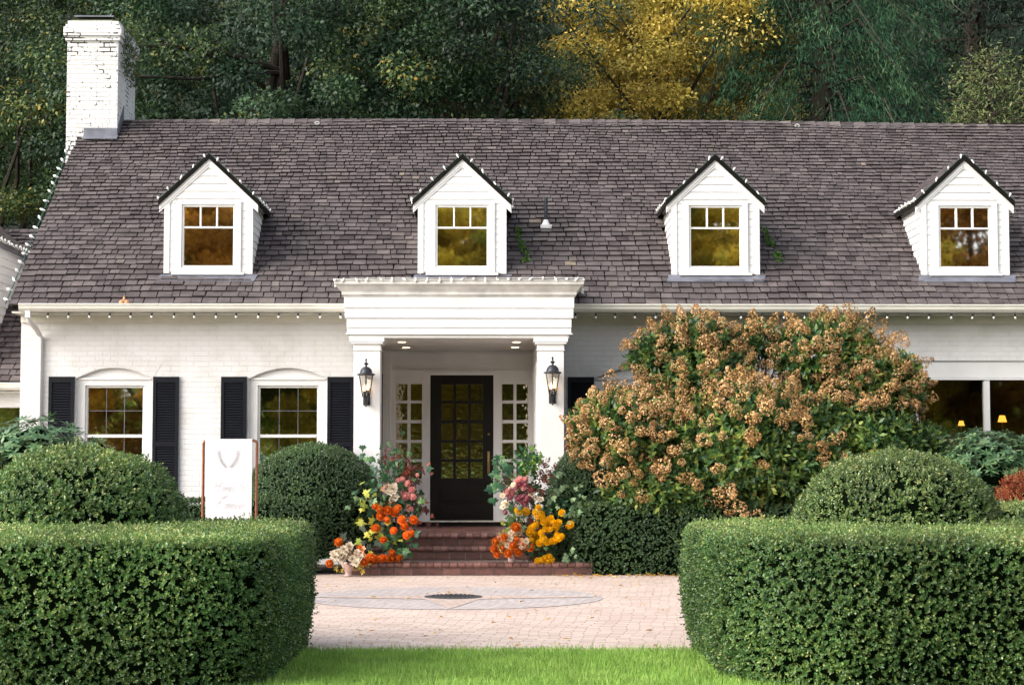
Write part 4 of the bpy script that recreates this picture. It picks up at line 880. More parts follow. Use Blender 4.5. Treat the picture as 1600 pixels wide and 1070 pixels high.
string_lights([(1.05, ly, lz), (RX1 - .5, ly, lz)], .283, 'row of hanging bulbs under the gutter right of the portico', rnd=.08, seed=3, cr=.002, sc=.85)
yy = CY - .06 - .14
string_lights([(xL - .10, CY + .5, pz(446)), (xL - .12, yy, zc1 + .0), (pxx(600), yy, zc1 + .015), (pxx(720), yy, zc1 + .01), (pxx(830), yy, zc1 + .02), (xR + .12, yy, zc1 + .02), (xR + .12, CY + .5, pz(450))], .155, 'string of white bulbs along the top edge of the portico cornice', kind='up', cord='white_cord', rnd=1.0, tilt=(R(150), 0, 0), sc=.75, seed=4)
for i, (cx, lab) in enumerate(zip(dorm, ('leftmost dormer', 'dormer above the portico', 'dormer above the hydrangea', 'rightmost dormer'))):
    h = DW / 2 + .10; sl = (WZ(251, DYF) - DEZ) / (DW / 2); tz = WZ(251, DYF) + .085; zE = tz - h * sl; yb = EY + (zE - EZ) / SL; yo = DYF - .05
    string_lights([(cx - h, yb - .05, zE + .02), (cx - h, yo, zE + .01), (cx, yo, tz + .01), (cx + h, yo, zE + .01), (cx + h, yb - .05, zE + .02)], .235, 'string of white bulbs round the eaves of the %s' % lab, kind='up', rnd=.7, seed=20 + i, sc=.72)
P0 = Vector((RX0 - .09, EY - .05, EZ)); P1 = Vector((RX0 - .09, 28.4, roofz(28.4) + .03))
string_lights([P0, P0.lerp(P1, .5) + Vector((0, 0, -.02)), P1], .25, 'string of white bulbs climbing the left slope edge of the main roof', kind='up', rnd=.5, tilt=(0, R(-50), 0), seed=31, sc=.95, cr=.009)
string_lights([(gX + .16, dwy - .1, gzE - .02), (gX + .16, 29.2, gzE - .02)], .12, 'string of white bulbs along the eave of the left side building', kind='up', rnd=.9, seed=35, sc=.8)

# little ornament on the gutter
o = MB(); q = W(194, 471, 24.7)
for a in (-1, 1): o.lathe((q.x + a * .035, 24.7, gz0 - .005), [(.02, 0), (.038, .02), (.03, .045), (.004, .06)], 10)
o.lathe((q.x, 24.7, gz0 + .03), [(.012, 0), (.02, .03), (.003, .09)], 8)
top('gutter_ornament', o, 'peach_petal', 'tiny pale peach ornament standing on the gutter edge left of the first dormer', 'ornament', smooth=True, org=(q.x, 24.7, gz0))

# ------------------------------------------------------------------ hanging ivy beside dormers
for cx, px0, py0, py1, lab in ((dorm[1], 800, 350, 400, 'green ivy strand on the roof beside the dormer above the portico'), (dorm[2], 1190, 352, 392, 'green ivy strand on the roof beside the dormer above the hydrangea')):
    rng = np.random.default_rng(px0); Y0 = 26.35; n_ = 60
    t = rng.random(n_); Y = 26.3 - t * .75; X = np.array([WX(px0 + 8 + 14 * tt, 26, 370) for tt in t]) + rng.normal(0, .03, n_); Z = EZ + SL * (Y - EY) + .05
    C = np.stack([X, Y, Z], 1); V, r_, cl = sprigs(rng, C, rdir(rng, n_) + np.array([0, -.5, .5]), 5, .03, .035, .028)
    v = leaves('ivy_strand', V, 'ivy_leaf', r_, cl, org=(float(X[0]), float(Y0), float(roofz(Y0)))); tag(v, lab, 'ivy')

# ------------------------------------------------------------------ hedges and shrubs
SCL = 1.0
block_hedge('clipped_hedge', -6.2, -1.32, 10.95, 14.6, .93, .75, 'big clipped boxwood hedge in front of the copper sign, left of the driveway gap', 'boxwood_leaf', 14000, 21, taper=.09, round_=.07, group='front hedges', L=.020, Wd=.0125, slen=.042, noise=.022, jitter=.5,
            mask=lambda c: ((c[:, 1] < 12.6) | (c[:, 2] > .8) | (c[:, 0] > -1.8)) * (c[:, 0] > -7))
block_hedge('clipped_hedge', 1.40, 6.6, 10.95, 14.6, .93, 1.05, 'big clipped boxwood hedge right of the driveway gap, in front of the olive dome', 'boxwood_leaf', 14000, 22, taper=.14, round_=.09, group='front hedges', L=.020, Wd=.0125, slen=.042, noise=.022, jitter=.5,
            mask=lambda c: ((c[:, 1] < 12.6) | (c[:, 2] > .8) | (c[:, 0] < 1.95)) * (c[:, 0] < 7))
s14 = 2840 / 13.9
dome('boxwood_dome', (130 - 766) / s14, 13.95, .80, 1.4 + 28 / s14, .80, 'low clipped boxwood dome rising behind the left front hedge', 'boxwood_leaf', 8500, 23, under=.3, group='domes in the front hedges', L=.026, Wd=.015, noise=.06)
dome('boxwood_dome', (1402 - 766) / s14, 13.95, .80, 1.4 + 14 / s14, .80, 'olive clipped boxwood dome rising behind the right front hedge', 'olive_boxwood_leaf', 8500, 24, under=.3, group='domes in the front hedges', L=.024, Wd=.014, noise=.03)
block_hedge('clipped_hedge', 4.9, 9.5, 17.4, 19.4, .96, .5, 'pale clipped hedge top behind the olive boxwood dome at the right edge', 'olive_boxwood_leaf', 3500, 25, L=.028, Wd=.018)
s215 = 2840 / 23.75
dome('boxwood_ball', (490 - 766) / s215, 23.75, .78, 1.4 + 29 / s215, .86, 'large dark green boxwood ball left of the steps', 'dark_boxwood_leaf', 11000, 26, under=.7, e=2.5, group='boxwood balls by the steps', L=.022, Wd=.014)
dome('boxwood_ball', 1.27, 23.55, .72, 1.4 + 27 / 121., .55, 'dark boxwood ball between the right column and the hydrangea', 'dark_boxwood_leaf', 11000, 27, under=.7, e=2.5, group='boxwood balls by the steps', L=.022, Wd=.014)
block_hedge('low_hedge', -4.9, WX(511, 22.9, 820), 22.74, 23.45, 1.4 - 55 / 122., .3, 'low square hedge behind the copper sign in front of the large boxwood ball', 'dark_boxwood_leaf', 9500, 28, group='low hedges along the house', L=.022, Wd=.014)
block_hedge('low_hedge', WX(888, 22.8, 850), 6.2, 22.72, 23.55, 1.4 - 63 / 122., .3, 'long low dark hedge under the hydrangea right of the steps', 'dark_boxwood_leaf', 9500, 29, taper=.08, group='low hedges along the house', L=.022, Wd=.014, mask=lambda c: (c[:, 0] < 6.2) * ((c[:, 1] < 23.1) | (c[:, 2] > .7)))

def whorl_shrub(name, ells, n_, label, mat, seed, L=.10, Wd=.035, per=8, stems=14):
    rng = np.random.default_rng(seed); C = []; N = []; ells = list(ells) + [(e[0], e[1] + .02, e[2] * .5, e[3] * .95, e[4] * .95, e[2] * .5) for e in ells]      # leafy down to the soil
    for (cx, cy, cz, rx, ry, rz) in ells:
        k = int(n_ * rx * rz / sum(e[3] * e[5] for e in ells)); d = rdir(rng, k); d[:, 2] = np.abs(d[:, 2]) * 1.0 - .15; d = unit(d); rr = rng.uniform(.72, 1.03, k)[:, None]
        C.append(np.array([cx, cy, cz]) + d * rr * np.array([rx, ry, rz])); N.append(d)
    C = np.concatenate(C); N = np.concatenate(N); rt = root(name, (ells[0][0], ells[0][1], 0), label, 'shrub')
    n = len(C); D = unit(N * .7 + np.array([0, 0, .8]) + rng.normal(0, .2, (n, 3))); T = unit(np.cross(D, rdir(rng, n))); U = np.cross(D, T); out = []
    for k in range(per):
        a = k / per * 6.283 + rng.normal(0, .15, n); s_ = T * np.cos(a)[:, None] + U * np.sin(a)[:, None]
        out.append(leaf_arrays(C, s_ + D * rng.uniform(-.25, .35, n)[:, None], D, L * rng.uniform(.75, 1.2, n), Wd * rng.uniform(.8, 1.2, n), -.1))
    V = np.concatenate(out); leaves('foliage', V, mat, rng.random(len(V)), np.tile(rng.random(n), per), rt)
    m_ = MB(); rg = random.Random(seed)
    for k in range(stems):
        e = rg.choice(ells); p_ = Vector(C[rg.randrange(n)]); b0 = Vector((e[0] + rg.uniform(-.15, .15), e[1], 0)); m_.tube([b0, b0.lerp(p_, .5) + Vector((0, 0, -.1)), p_], [.02, .014, .006], 5)
    for (cx, cy, cz, rx, ry, rz) in ells: m_.lathe((cx, cy, cz - rz * .6), [(rx * .2, 0), (rx * .5, rz * .5), (rx * .55, rz * .9), (rx * .3, rz * 1.2), (.02, rz * 1.3)], 12)  # solid cores among the stems, inner shade put into their colour
    m_.build('stems', 'shaded_core', rt); return rt
def ell(px, py, Y, rxp, rzp, ry): s_ = FPX / Y; q = W(px, py, Y); return (q.x, Y, q.z, rxp / s_, ry, rzp / s_)
whorl_shrub('rhododendron', [ell(55, 712, 19, 82, 62, .5), ell(150, 712, 19, 34, 30, .3), ell(-40, 720, 19, 80, 60, .5)], 1150, 'glossy rhododendron behind the left boxwood dome at the frame edge', 'rhododendron_leaf', 41, .105, .034)
whorl_shrub('rhododendron', [ell(1545, 735, 23.2, 88, 66, .6), ell(1630, 740, 23.2, 70, 64, .5)], 1700, 'glossy rhododendron under the picture window right of the hydrangea', 'rhododendron_leaf', 42, .10, .034)
# red shrub at right
rng = np.random.default_rng(43); q = W(1605, 775, 20.5); rt = root('red_shrub', (q.x, 20.5, 0), 'small rusty red leaved shrub at the right frame edge below the rhododendron', 'shrub')
n_ = 1500; d = rdir(rng, n_); d[:, 2] = np.abs(d[:, 2]) - .3; C = np.array([q.x, 20.5, q.z - .1]) + unit(d) * rng.uniform(.6, 1, n_)[:, None] * np.array([.36, .36, .40])
V, r_, cl = sprigs(rng, C, unit(d) + np.array([0, 0, .5]), 6, .05, .028, .012); leaves('foliage', V, 'red_shrub_leaf', r_, cl, rt)
m_ = MB(); m_.lathe((q.x, 20.5, 0), [(.1, 0), (.22, q.z - .4), (.27, q.z - .05), (.1, q.z + .15)], 12); m_.build('stems', 'shaded_core', rt)  # one solid core under the leaves, its dark colour standing for inner shade

# hydrangea ------------------------------------------------------
HY = 23.95
E = [ell(1005, 690, 23.5, 100, 72, .75), ell(960, 670, 23.4, 62, 50, .5), ell(1095, 615, HY, 92, 78, .75), ell(1080, 540, 24, 66, 34, .45), ell(1020, 556, 23.9, 38, 24, .3), ell(1180, 705, 23.3, 168, 98, .8), ell(1290, 562, HY, 80, 58, .6),
     ell(1352, 612, 23.8, 74, 62, .65), ell(1405, 610, 23.7, 32, 48, .35), ell(1425, 700, 23.6, 48, 34, .4), ell(1350, 690, 23.4, 80, 60, .6), ell(1050, 768, 23.15, 108, 36, .45), ell(1188, 536, 24.2, 52, 20, .3)]
hyd = root('hydrangea_shrub', (3.3, 24.2, 0), 'huge hydrangea bush with tan pink dried flower heads in front of the right wall', 'shrub')
rng = np.random.default_rng(50)
def hyd_pts(k, lo=.75, hi=1.02):
    C = []; N = []; A_ = np.array([e[3] * e[5] for e in E]); A_ = A_ / A_.sum()
    for e, f_ in zip(E, A_):
        m_ = int(k * f_); d = rdir(rng, m_); d[:, 1] = np.where(rng.random(m_) < .75, -np.abs(d[:, 1]), d[:, 1]); C.append(np.array(e[:3]) + d * rng.uniform(lo, hi, m_)[:, None] * np.array(e[3:])); N.append(d)
    C, N = np.concatenate(C), np.concatenate(N); inside = np.zeros(len(C), bool)
    for e in E: inside |= (((C - np.array(e[:3])) / np.array(e[3:])) ** 2).sum(1) < .22
    gap = (np.abs(C[:, 0] - W(1200, 590, HY).x) < .27) & (np.abs(C[:, 2] - W(1205, 592, HY).z) < .10)
    kk = ~inside & ~gap & (C[:, 1] < WY - .08); return C[kk], unit(N[kk])
C, N = hyd_pts(14000, .45, 1.0)
V, r_, cl = sprigs(rng, C, N * .9 + np.array([0, 0, .35]) + rng.normal(0, .4, N.shape), 6, .12, .095, .045, 1.1)
leaves('foliage', V, 'hydrangea_leaf', r_, np.clip(cl * .5 + .5 * (.5 + .5 * np.tile(snoise(C, 2.4, 8), 6)), 0, 1), hyd)
m_ = MB(); rg = random.Random(7)
for k in range(150):
    p_ = Vector(C[rg.randrange(len(C))]) if k < 110 else Vector((W(1200, 590, HY).x + rg.gauss(0, .3), 24.0 + rg.uniform(-.2, .3), 2.75)); b0 = Vector((3.6 + rg.gauss(0, .35), 24.3 + rg.uniform(-.2, .2), 0)); mid = b0.lerp(p_, .55) + Vector((0, 0, .25)); m_.tube([b0, b0.lerp(mid, .5) + Vector((0, 0, .1)), mid, p_], [.018, .015, .010, .004], 5)
m_.build('stems', 'stem_wood', hyd)
def panicle(rng, L=.20, R_=.066, n_=130):
    L = L * rng.uniform(.75, 1.35); R_ = R_ * rng.uniform(.85, 1.2)
    t = rng.random(n_) ** .8; a = rng.uniform(0, 6.283, n_); rr = R_ * np.sin(np.clip(t * 2.6 + .35, 0, 3.1)) * rng.uniform(.75, 1.15, n_)
    C = np.stack([rr * np.cos(a), rr * np.sin(a), t * L], 1); N = unit(np.stack([np.cos(a), np.sin(a), t * 1.2 - .2], 1) + rng.normal(0, .5, (n_, 3))); A = unit(np.cross(N, rdir(rng, n_)))
    Lf = rng.uniform(.018, .028, n_); return leaf_arrays(C - A * (Lf / 2)[:, None], A, N, Lf, Lf * .95, .1)
heads = [panicle(rng) for _ in range(8)]
hm = [quad_mesh('flower_head', h_, 'hydrangea_bloom', rng.random(len(h_)), np.full(len(h_), .12 * k + .05)) for k, h_ in enumerate(heads)]
C, N = hyd_pts(2400, .95, 1.15)
shoots = []
for i in range(46):                      # long shoots reaching out of the outline
    e = E[[2, 3, 4, 6, 7, 8, 12, 9][i % 8]]; a_ = rng.uniform(.1, math.pi - .1); d_ = np.array([math.cos(a_), rng.normal(-.2, .3), math.sin(a_)]); p_ = np.array(e[:3]) + d_ * rng.uniform(1.12, 1.38) * np.array(e[3:])
    if p_[1] < WY - .1: shoots.append((np.array(e[:3]) + d_ * .6 * np.array(e[3:]), p_, d_))
C = np.concatenate([C, np.array([t_[1] for t_ in shoots])]); N = np.concatenate([N, np.array([t_[2] for t_ in shoots])])
m_ = MB()
for a_, b_, d_ in shoots: m_.tube([a_, (a_ + b_) / 2 + np.array([0, 0, .03]), b_], [.008, .006, .004], 4)
m_.build('shoots', 'stem_wood', hyd)
keep = []
for i in np.argsort(C[:, 1]):
    if all(np.linalg.norm(C[i] - C[j]) > .118 for j in keep): keep.append(i)
keep = np.array(keep); keep = np.array([i for i in keep if cm[list(keep).index(i)] > -.5]) if False else np.array([i for k_, i in enumerate(keep) if snoise(C[i:i + 1], 2.6, 31)[0] + .3 * (C[i, 2] - 1.7) - .35 * max(0, C[i, 0] - 4.0) * (C[i, 2] < 2.0) > -.36]); C, N = C[keep], N[keep]; o_ = ORG[hyd.name]; restV = []; restc = []
for i in range(len(C)):
    D = Vector(N[i]) * .9 + Vector((rng.normal(0, .55), rng.normal(0, .4) - .15, .3 + rng.normal(0, .3))); qt = D.to_track_quat('Z', 'Y'); sc_ = rng.uniform(.55, 1.25)
    if i < 99:
        b_ = link('flower_head', hm[i % 8], hyd); b_.location = Vector(C[i]) - o_; b_.rotation_euler = qt.to_euler(); b_.scale = (sc_,) * 3
    else:
        M3 = np.array(qt.to_matrix()); h_ = heads[i % 8]; restV.append(((h_.reshape(-1, 3) * sc_) @ M3.T + C[i]).reshape(-1, 4, 3)); restc.append(np.full(len(h_), rng.random()))
if restV:
    V = np.concatenate(restV); o = leaves('flower_heads', V, 'hydrangea_bloom', rng.random(len(V)), np.concatenate(restc), hyd); o['kind'] = 'stuff'

# ------------------------------------------------------------------ copper sign
SY = 18.0; sx0, sx1 = WX(317.5, SY, 740), WX(401, SY, 740); sz = WZ(688, SY)
sg = root('welcome_sign', ((sx0 + sx1) / 2, SY, 0), 'white cloth banner with faint script on a copper pipe frame behind the left hedge', 'sign')
f = MB(); r_ = .014; cr_ = .03
f.tube([(sx0, SY, .02), (sx0, SY, sz - cr_), (sx0 + .01, SY, sz - .008), (sx0 + cr_, SY, sz), (sx1 - cr_, SY, sz), (sx1 - .01, SY, sz - .008), (sx1, SY, sz - cr_), (sx1, SY, .02)], r_, 10)
for x in (sx0, sx1): f.tube([(x, SY - .28, .012), (x, SY + .28, .012)], r_, 10)
f.tube([(sx0, SY + .12, .012), (sx1, SY + .12, .012)], r_ * .98, 10); f.build('frame', 'copper_pipe', sg, smooth=True)
f = MB(); bx0, bx1 = sx0 + .018, sx1 - .045; nx_, nz_ = 14, 30; zb = .35
vs_ = []
for j in range(nz_ + 1):
    for i in range(nx_ + 1):
        u = i / nx_; v_ = j / nz_; x = bx0 + (bx1 - bx0) * u + .018 * v_ * (1 - u) - .0; vs_.append((x, SY - .016 + .006 * math.sin(u * 9 + v_ * 3) * v_, sz + .012 - (sz - zb) * v_))
f.add(vs_, [(j * (nx_ + 1) + i, (j + 1) * (nx_ + 1) + i, (j + 1) * (nx_ + 1) + i + 1, j * (nx_ + 1) + i + 1) for j in range(nz_) for i in range(nx_)]); f.tube([(bx0, SY, sz), (bx1, SY, sz)], .0155, 10)
bn = f.build('banner', 'banner_cloth', sg, smooth=True)
GL = {'H': [[(0, 0), (.15, 1)], [(.42, -.05), (.62, 1.05)], [(.05, .5), (.55, .55)]], 'F': [[(0, -.25), (.1, .3), (.3, .8), (.62, 1.05)], [(.1, .5), (.4, .52)], [(.2, 1.0), (.75, 1.1)]],
      'e': [[(0, .2), (.22, .28), (.2, .42), (.08, .38), (.03, .15), (.12, 0), (.3, .08)]], 'r': [[(0, .1), (.08, .38), (.1, .05)], [(.08, .3), (.2, .4), (.26, .33)]],
      'o': [[(.15, .4), (.03, .25), (.06, .03), (.2, .05), (.24, .28), (.15, .4), (.3, .36)]], 'v': [[(0, .38), (.08, .02), (.22, .38), (.3, .34)]], 's': [[(.2, .4), (.06, .32), (.16, .16), (.1, .02), (0, .06)]],
      't': [[(.1, .9), (.04, .1), (.14, .02), (.22, .08)], [(-.02, .55), (.22, .6)]], "'": [[(.05, .9), (.02, .72)]], ' ': []}
ADV = {'H': .75, 'F': .62, "'": .1, ' ': .3, 't': .24}
lt = MB()
def ribbon(pts, wd):
    for a, b_ in zip(pts[:-1], pts[1:]):
        a, b_ = Vector(a), Vector(b_); d_ = (b_ - a); 
        if d_.length < 1e-5: continue
        n_v = Vector((-d_.z, 0, d_.x)).normalized() * wd / 2; e_ = d_.normalized() * wd * .3
        lt.add([a - n_v - e_, b_ - n_v + e_, b_ + n_v + e_, a + n_v - e_], [(0, 1, 2, 3)])
def script(txt, px0, pyb, size, gap=1.0):
    x = 0; o0 = W(px0, pyb, SY - .026)
    for ch_ in txt:
        for s_ in GL[ch_]: ribbon([(o0.x + (x + a + .28 * b_) * size, SY - .026, o0.z + b_ * size) for a, b_ in s_], 0.0034 if ch_ in 'HF' else .0026)
        x += ADV.get(ch_, .3) * gap
script("Here's to", 333, 767, .100, 1.05); script('Forever', 336, 794, .112, 1.12)
for sgn in (-1, 1):                       # the little wreath
    cxw = W(357, 715, SY).x; c0 = W(357, 731, SY - .026).z; pv = []
    for k in range(9):
        t = k / 8; pv.append((cxw + sgn * (.012 + .082 * math.sin(t * 1.5)), SY - .026, c0 + .155 * t ** 1.3))
    ribbon(pv, .0025)
    for k, q in enumerate(pv[1:]):
        for s2 in (-1, 1): ribbon([q, (q[0] + s2 * .014, q[1], q[2] + .014)], .006)
lt.build('lettering', 'lettering_ink', bn)

# ------------------------------------------------------------------ flowers by the steps
def petal_ball(rng, R_, n_, layers=3, open_=.0):
    """a ball of petals, fibonacci laid, facing the viewer side too"""
    out = []
    for s_ in range(layers):
        rr = R_ * (1 - .25 * s_); k = int(n_ / (1 + s_)); i = np.arange(k) + .5; ph = np.arccos(1 - 1.7 * i / k); th = np.pi * (1 + 5 ** .5) * i
        d = np.stack([np.cos(th) * np.sin(ph), np.sin(th) * np.sin(ph), np.cos(ph)], 1); tz = unit(np.array([0, 0, 1.0]) - d * d[:, 2:3] + 1e-6)
        Lp = R_ * .62; A = unit(tz * .75 + d * .65); out.append(leaf_arrays(d * rr * .72 - A * Lp * .2, A, d, Lp * np.ones(k), np.full(k, R_ * .5), -.25))
    return np.concatenate(out)
def rose_geo(rng, R_, n_=26):
    out = []
    for k in range(n_):
        t = k / n_; a = k * 2.4; d = np.array([[math.cos(a), math.sin(a), 0]]); A = unit(d * (.2 + 1.0 * t) + np.array([[0, 0, 1.2 - .8 * t]])); B = d * R_ * .25 * t + np.array([[0, 0, -R_ * .2]])
        N = unit(-d * (1.2 - t) + np.array([[0, 0, .3 + t]])); out.append(leaf_arrays(B, A, N, R_ * (.7 + .5 * t), R_ * (.55 + .75 * t), .12))
    return np.concatenate(out)
def geo_mesh(nm, V, mat, rng): return quad_mesh(nm, V, mat, rng.random(len(V)), np.full(len(V), rng.random()))
frng = np.random.default_rng(77)
FM = {'dahlia': [geo_mesh('dahlia', petal_ball(frng, .048, 60), 'dahlia_petal', frng) for _ in range(3)],
      'marigold': [geo_mesh('chrysanthemum', petal_ball(frng, .046, 44), 'marigold_petal', frng) for _ in range(3)],
      'cream': [geo_mesh('rose', rose_geo(frng, .046), 'cream_petal', frng) for _ in range(3)],
      'pink': [geo_mesh('carnation', petal_ball(frng, .036, 40), 'pink_petal', frng) for _ in range(3)],
      'mauve': [geo_mesh('hydrangea_cluster', petal_ball(frng, .05, 60, 2), 'mauve_petal', frng) for _ in range(3)],
      'peach': [geo_mesh('rose', rose_geo(frng, .042), 'peach_petal', frng) for _ in range(3)]}
FN = {'dahlia': 'dahlia', 'marigold': 'chrysanthemum', 'cream': 'rose', 'pink': 'carnation', 'mauve': 'hydrangea_cluster', 'peach': 'rose'}
def flower(kind, px, py, Y, par, s_=1.0):
    s_ *= {'pink': 1.2, 'mauve': 1.15}.get(kind, .98); Y -= .09
    q = W(px, py, Y); b_ = link(FN[kind], FM[kind][int(frng.integers(3))], par); b_.location = q - ORG[par.name]
    D = Vector((frng.normal(0, .35), -1, .45 + frng.normal(0, .3))); b_.rotation_euler = D.to_track_quat('Z', 'Y').to_euler(); b_.scale = (s_,) * 3; return q
LOBE = [(0, -.1), (.12, .02), (.42, -.12), (.36, .1), (.62, .28), (.4, .32), (.42, .5), (.2, .46), (.14, .62), (0, 1.0)]
LOBE = LOBE + [(-x, y) for x, y in LOBE[-2:0:-1]]
def lobed_leaves(nm, par, mat, items, rng):
    """items: (px,py,Y,size_m); each leaf a lobed fan"""
    mb_ = MB(); org = ORG[par.name]
    for (px, py, Y, s_) in items:
        q = W(px, py, Y); A = Vector((rng.normal(0, .8), rng.normal(-.3, .3), rng.normal(-.1, .8))).normalized(); N = Vector((rng.normal(0, .45), -1, rng.normal(.5, .4))).normalized(); S = A.cross(N).normalized(); N = S.cross(A)
        vs2 = [q + A * (.35 * s_)] + [q + (S * x + A * y) * s_ + N * (s_ * (-.25 * abs(x) ** 1.5 + rng.normal(0, .02))) for x, y in LOBE]; k = len(LOBE)
        mb_.add(vs2, [(0, i + 1, (i + 1) % k + 1) for i in range(k)], rng.random())
    me = mb_.mesh(nm, mat, org); at = me.attributes.new('clu', 'FLOAT', 'FACE'); at.data.foreach_set('value', list(mb_.r)); return link(nm, me, par)
def scat(rng, n_, px, py, sx, sy, Y, s_, sy_=.1): return [(rng.normal(px, sx), rng.normal(py, sy), Y + rng.normal(0, sy_), s_ * rng.uniform(.45, 1.05)) for _ in range(int(n_ * 1.7))]
def stems_to(par, base, tips, mat='stem_wood'):
    m_ = MB()
    for t in tips: b0 = Vector(base) + Vector((frng.normal(0, .05), frng.normal(0, .05), 0)); m_.tube([b0, b0.lerp(t, .5) + Vector((0, .03, .08)), t], [.005, .004, .003], 4)
    m_.build('stems', mat, par)
def filler(par, mat, blobs, L=.05, Wd=.03, per=5, nm='foliage'):
    out = []; rr = []; cc = []
    for (px, py, Y, rx, ry, n_) in blobs:
        q = W(px, py, Y); s_ = FPX / Y; C = np.array(q) + rdir(frng, n_) * frng.random(n_)[:, None] ** .5 * np.array([rx / s_, .18, ry / s_]); V, r_, cl = sprigs(frng, C, rdir(frng, n_) + np.array([0, -.6, .4]), per, .05, L, Wd, 1.2); out.append(V); rr.append(r_); cc.append(cl)
    return leaves(nm, np.concatenate(out), mat, np.concatenate(rr), np.concatenate(cc), par)
# left tall arrangement
FY = 22.98
fa = root('flower_arrangement', (WX(622, FY, 800), FY, .15), 'tall autumn arrangement of orange dahlias, pink blooms and maple leaves left of the door', 'flower arrangement', 'floral arrangements flanking the steps')
tips = []
for (px, py, s_) in ((593, 795, 1), (595, 806, 1.25), (606, 797, 1.2), (616, 800, 1.35), (622, 794, 1.1), (628, 812, 1.25), (632, 822, 1.15), (615, 829, 1.05), (587, 826, 1.3), (646, 812, 1.2), (636, 836, 1.2), (644, 833, .9), (599, 843, 1), (586, 791, .9), (604, 812, 1), (612, 786, .8)): tips.append(flower('dahlia', px, py, FY - .12 + frng.normal(0, .05), fa, s_))
for (px, py, s_) in ((579, 872, 1.45), (585, 874, 1.3), (597, 872, 1.15), (606, 871, 1.2), (613, 873, 1), (623, 872, 1.1), (612, 864, 1.05), (576, 875, 1.1)): flower('dahlia', px, py, 22.9, fa, s_)
for (px, py, s_) in ((623, 751, 1), (629, 748, .9), (637, 755, 1), (643, 765, 1.05), (645, 776, 1.1), (632, 775, 1.4), (638, 792, .9), (641, 795, .9), (622, 753, .9), (652, 742, .6)): tips.append(flower('pink', px, py, FY - .05, fa, s_))
for (px, py, s_) in ((614, 763, 1.5), (610, 768, 1.1), (617, 777, 1.2), (612, 779, 1.0), (604, 763, 1.1)): tips.append(flower('cream', px, py, FY - .1, fa, s_))
for (px, py, s_) in ((600, 764, 1.0), (606, 760, .9)): tips.append(flower('peach', px, py, FY - .1, fa, s_))
filler(fa, 'maple_green', [(615, 745, FY, 40, 30, 60), (600, 790, FY, 38, 35, 60), (630, 790, FY, 30, 35, 60), (610, 840, FY, 38, 22, 50)], .06, .035)
filler(fa, 'maple_red', [(640, 750, FY, 28, 35, 60), (605, 720, FY, 18, 18, 16), (650, 785, FY, 18, 20, 22), (590, 790, FY + .05, 20, 20, 20)], .055, .022, nm='dark_sprays')
lobed_leaves('maple_leaves', fa, 'maple_green', scat(frng, 22, 612, 720, 22, 14, FY, .10) + scat(frng, 14, 625, 850, 22, 12, FY - .15, .13) + scat(frng, 12, 600, 770, 18, 16, FY - .05, .11) + scat(frng, 8, 640, 780, 16, 12, FY - .05, .11), frng)
lobed_leaves('yellow_leaves', fa, 'maple_yellow', scat(frng, 12, 574, 812, 12, 20, FY - .08, .13) + scat(frng, 6, 600, 842, 12, 8, FY - .1, .11) + scat(frng, 2, 604, 822, 4, 4, FY - .1, .11), frng)
lobed_leaves('dark_leaves', fa, 'dark_leaf', scat(frng, 12, 570, 850, 20, 14, FY, .13) + scat(frng, 5, 600, 862, 12, 8, FY - .1, .13), frng)
lobed_leaves('red_leaves', fa, 'maple_red', scat(frng, 8, 650, 735, 12, 10, FY, .08) + scat(frng, 6, 656, 790, 10, 8, FY, .09) + scat(frng, 4, 656, 818, 12, 4, FY, .08), frng)
lobed_leaves('pale_leaves', fa, 'pale_leaf', scat(frng, 7, 566, 775, 10, 12, FY - .05, .11) + scat(frng, 4, 595, 775, 14, 10, FY - .12, .09), frng)
stems_to(fa, (WX(622, FY, 800), FY + .05, .16), tips)
# urn bouquet
UY = 22.62; ux = WX(544, UY, 880); ub = root('urn_bouquet', (ux, UY, 0), 'small pale pink urn of cream roses on the paving left of the steps', 'bouquet')
m_ = MB(); m_.lathe((ux, UY, 0), [(.048, 0), (.05, .012), (.04, .03), (.042, .05), (.065, .09), (.083, .135), (.084, .16), (.074, .175), (.07, .17), (.07, .15)], 28); m_.build('urn', 'terracotta_pink', ub, smooth=True)
tips = []
for (px, py, s_) in ((546, 853, 1.15), (537, 857, 1.0), (523, 869, 1.1), (533, 866, 1.05), (535, 873, 1.2), (546, 868, 1.15), (551, 873, 1.1), (556, 879, 1.1), (563, 870, 1.0), (527, 862, .9), (541, 862, .9), (520, 864, .8), (558, 862, .8)): tips.append(flower('cream', px, py, UY - .09 + frng.normal(0, .02), ub, s_))
for (px, py, s_) in ((566, 858, 1), (563, 864, 1.1), (541, 862, 1), (568, 868, .8), (556, 866, .9)): tips.append(flower('peach', px, py, UY - .05, ub, s_))
for (px, py, s_) in ((529, 847, 1.2), (515, 880, 1.1), (569, 878, 1.1), (562, 856, .9)): tips.append(flower('dahlia', px, py, UY - .03, ub, s_))
filler(ub, 'yellow_tree_leaf', [(527, 885, UY, 16, 10, 14), (565, 885, UY, 14, 8, 14)], .04, .018); filler(ub, 'maple_red', [(545, 872, UY + .05, 26, 14, 30)], .05, .02, nm='dark_sprays'); stems_to(ub, (ux, UY, .15), tips)
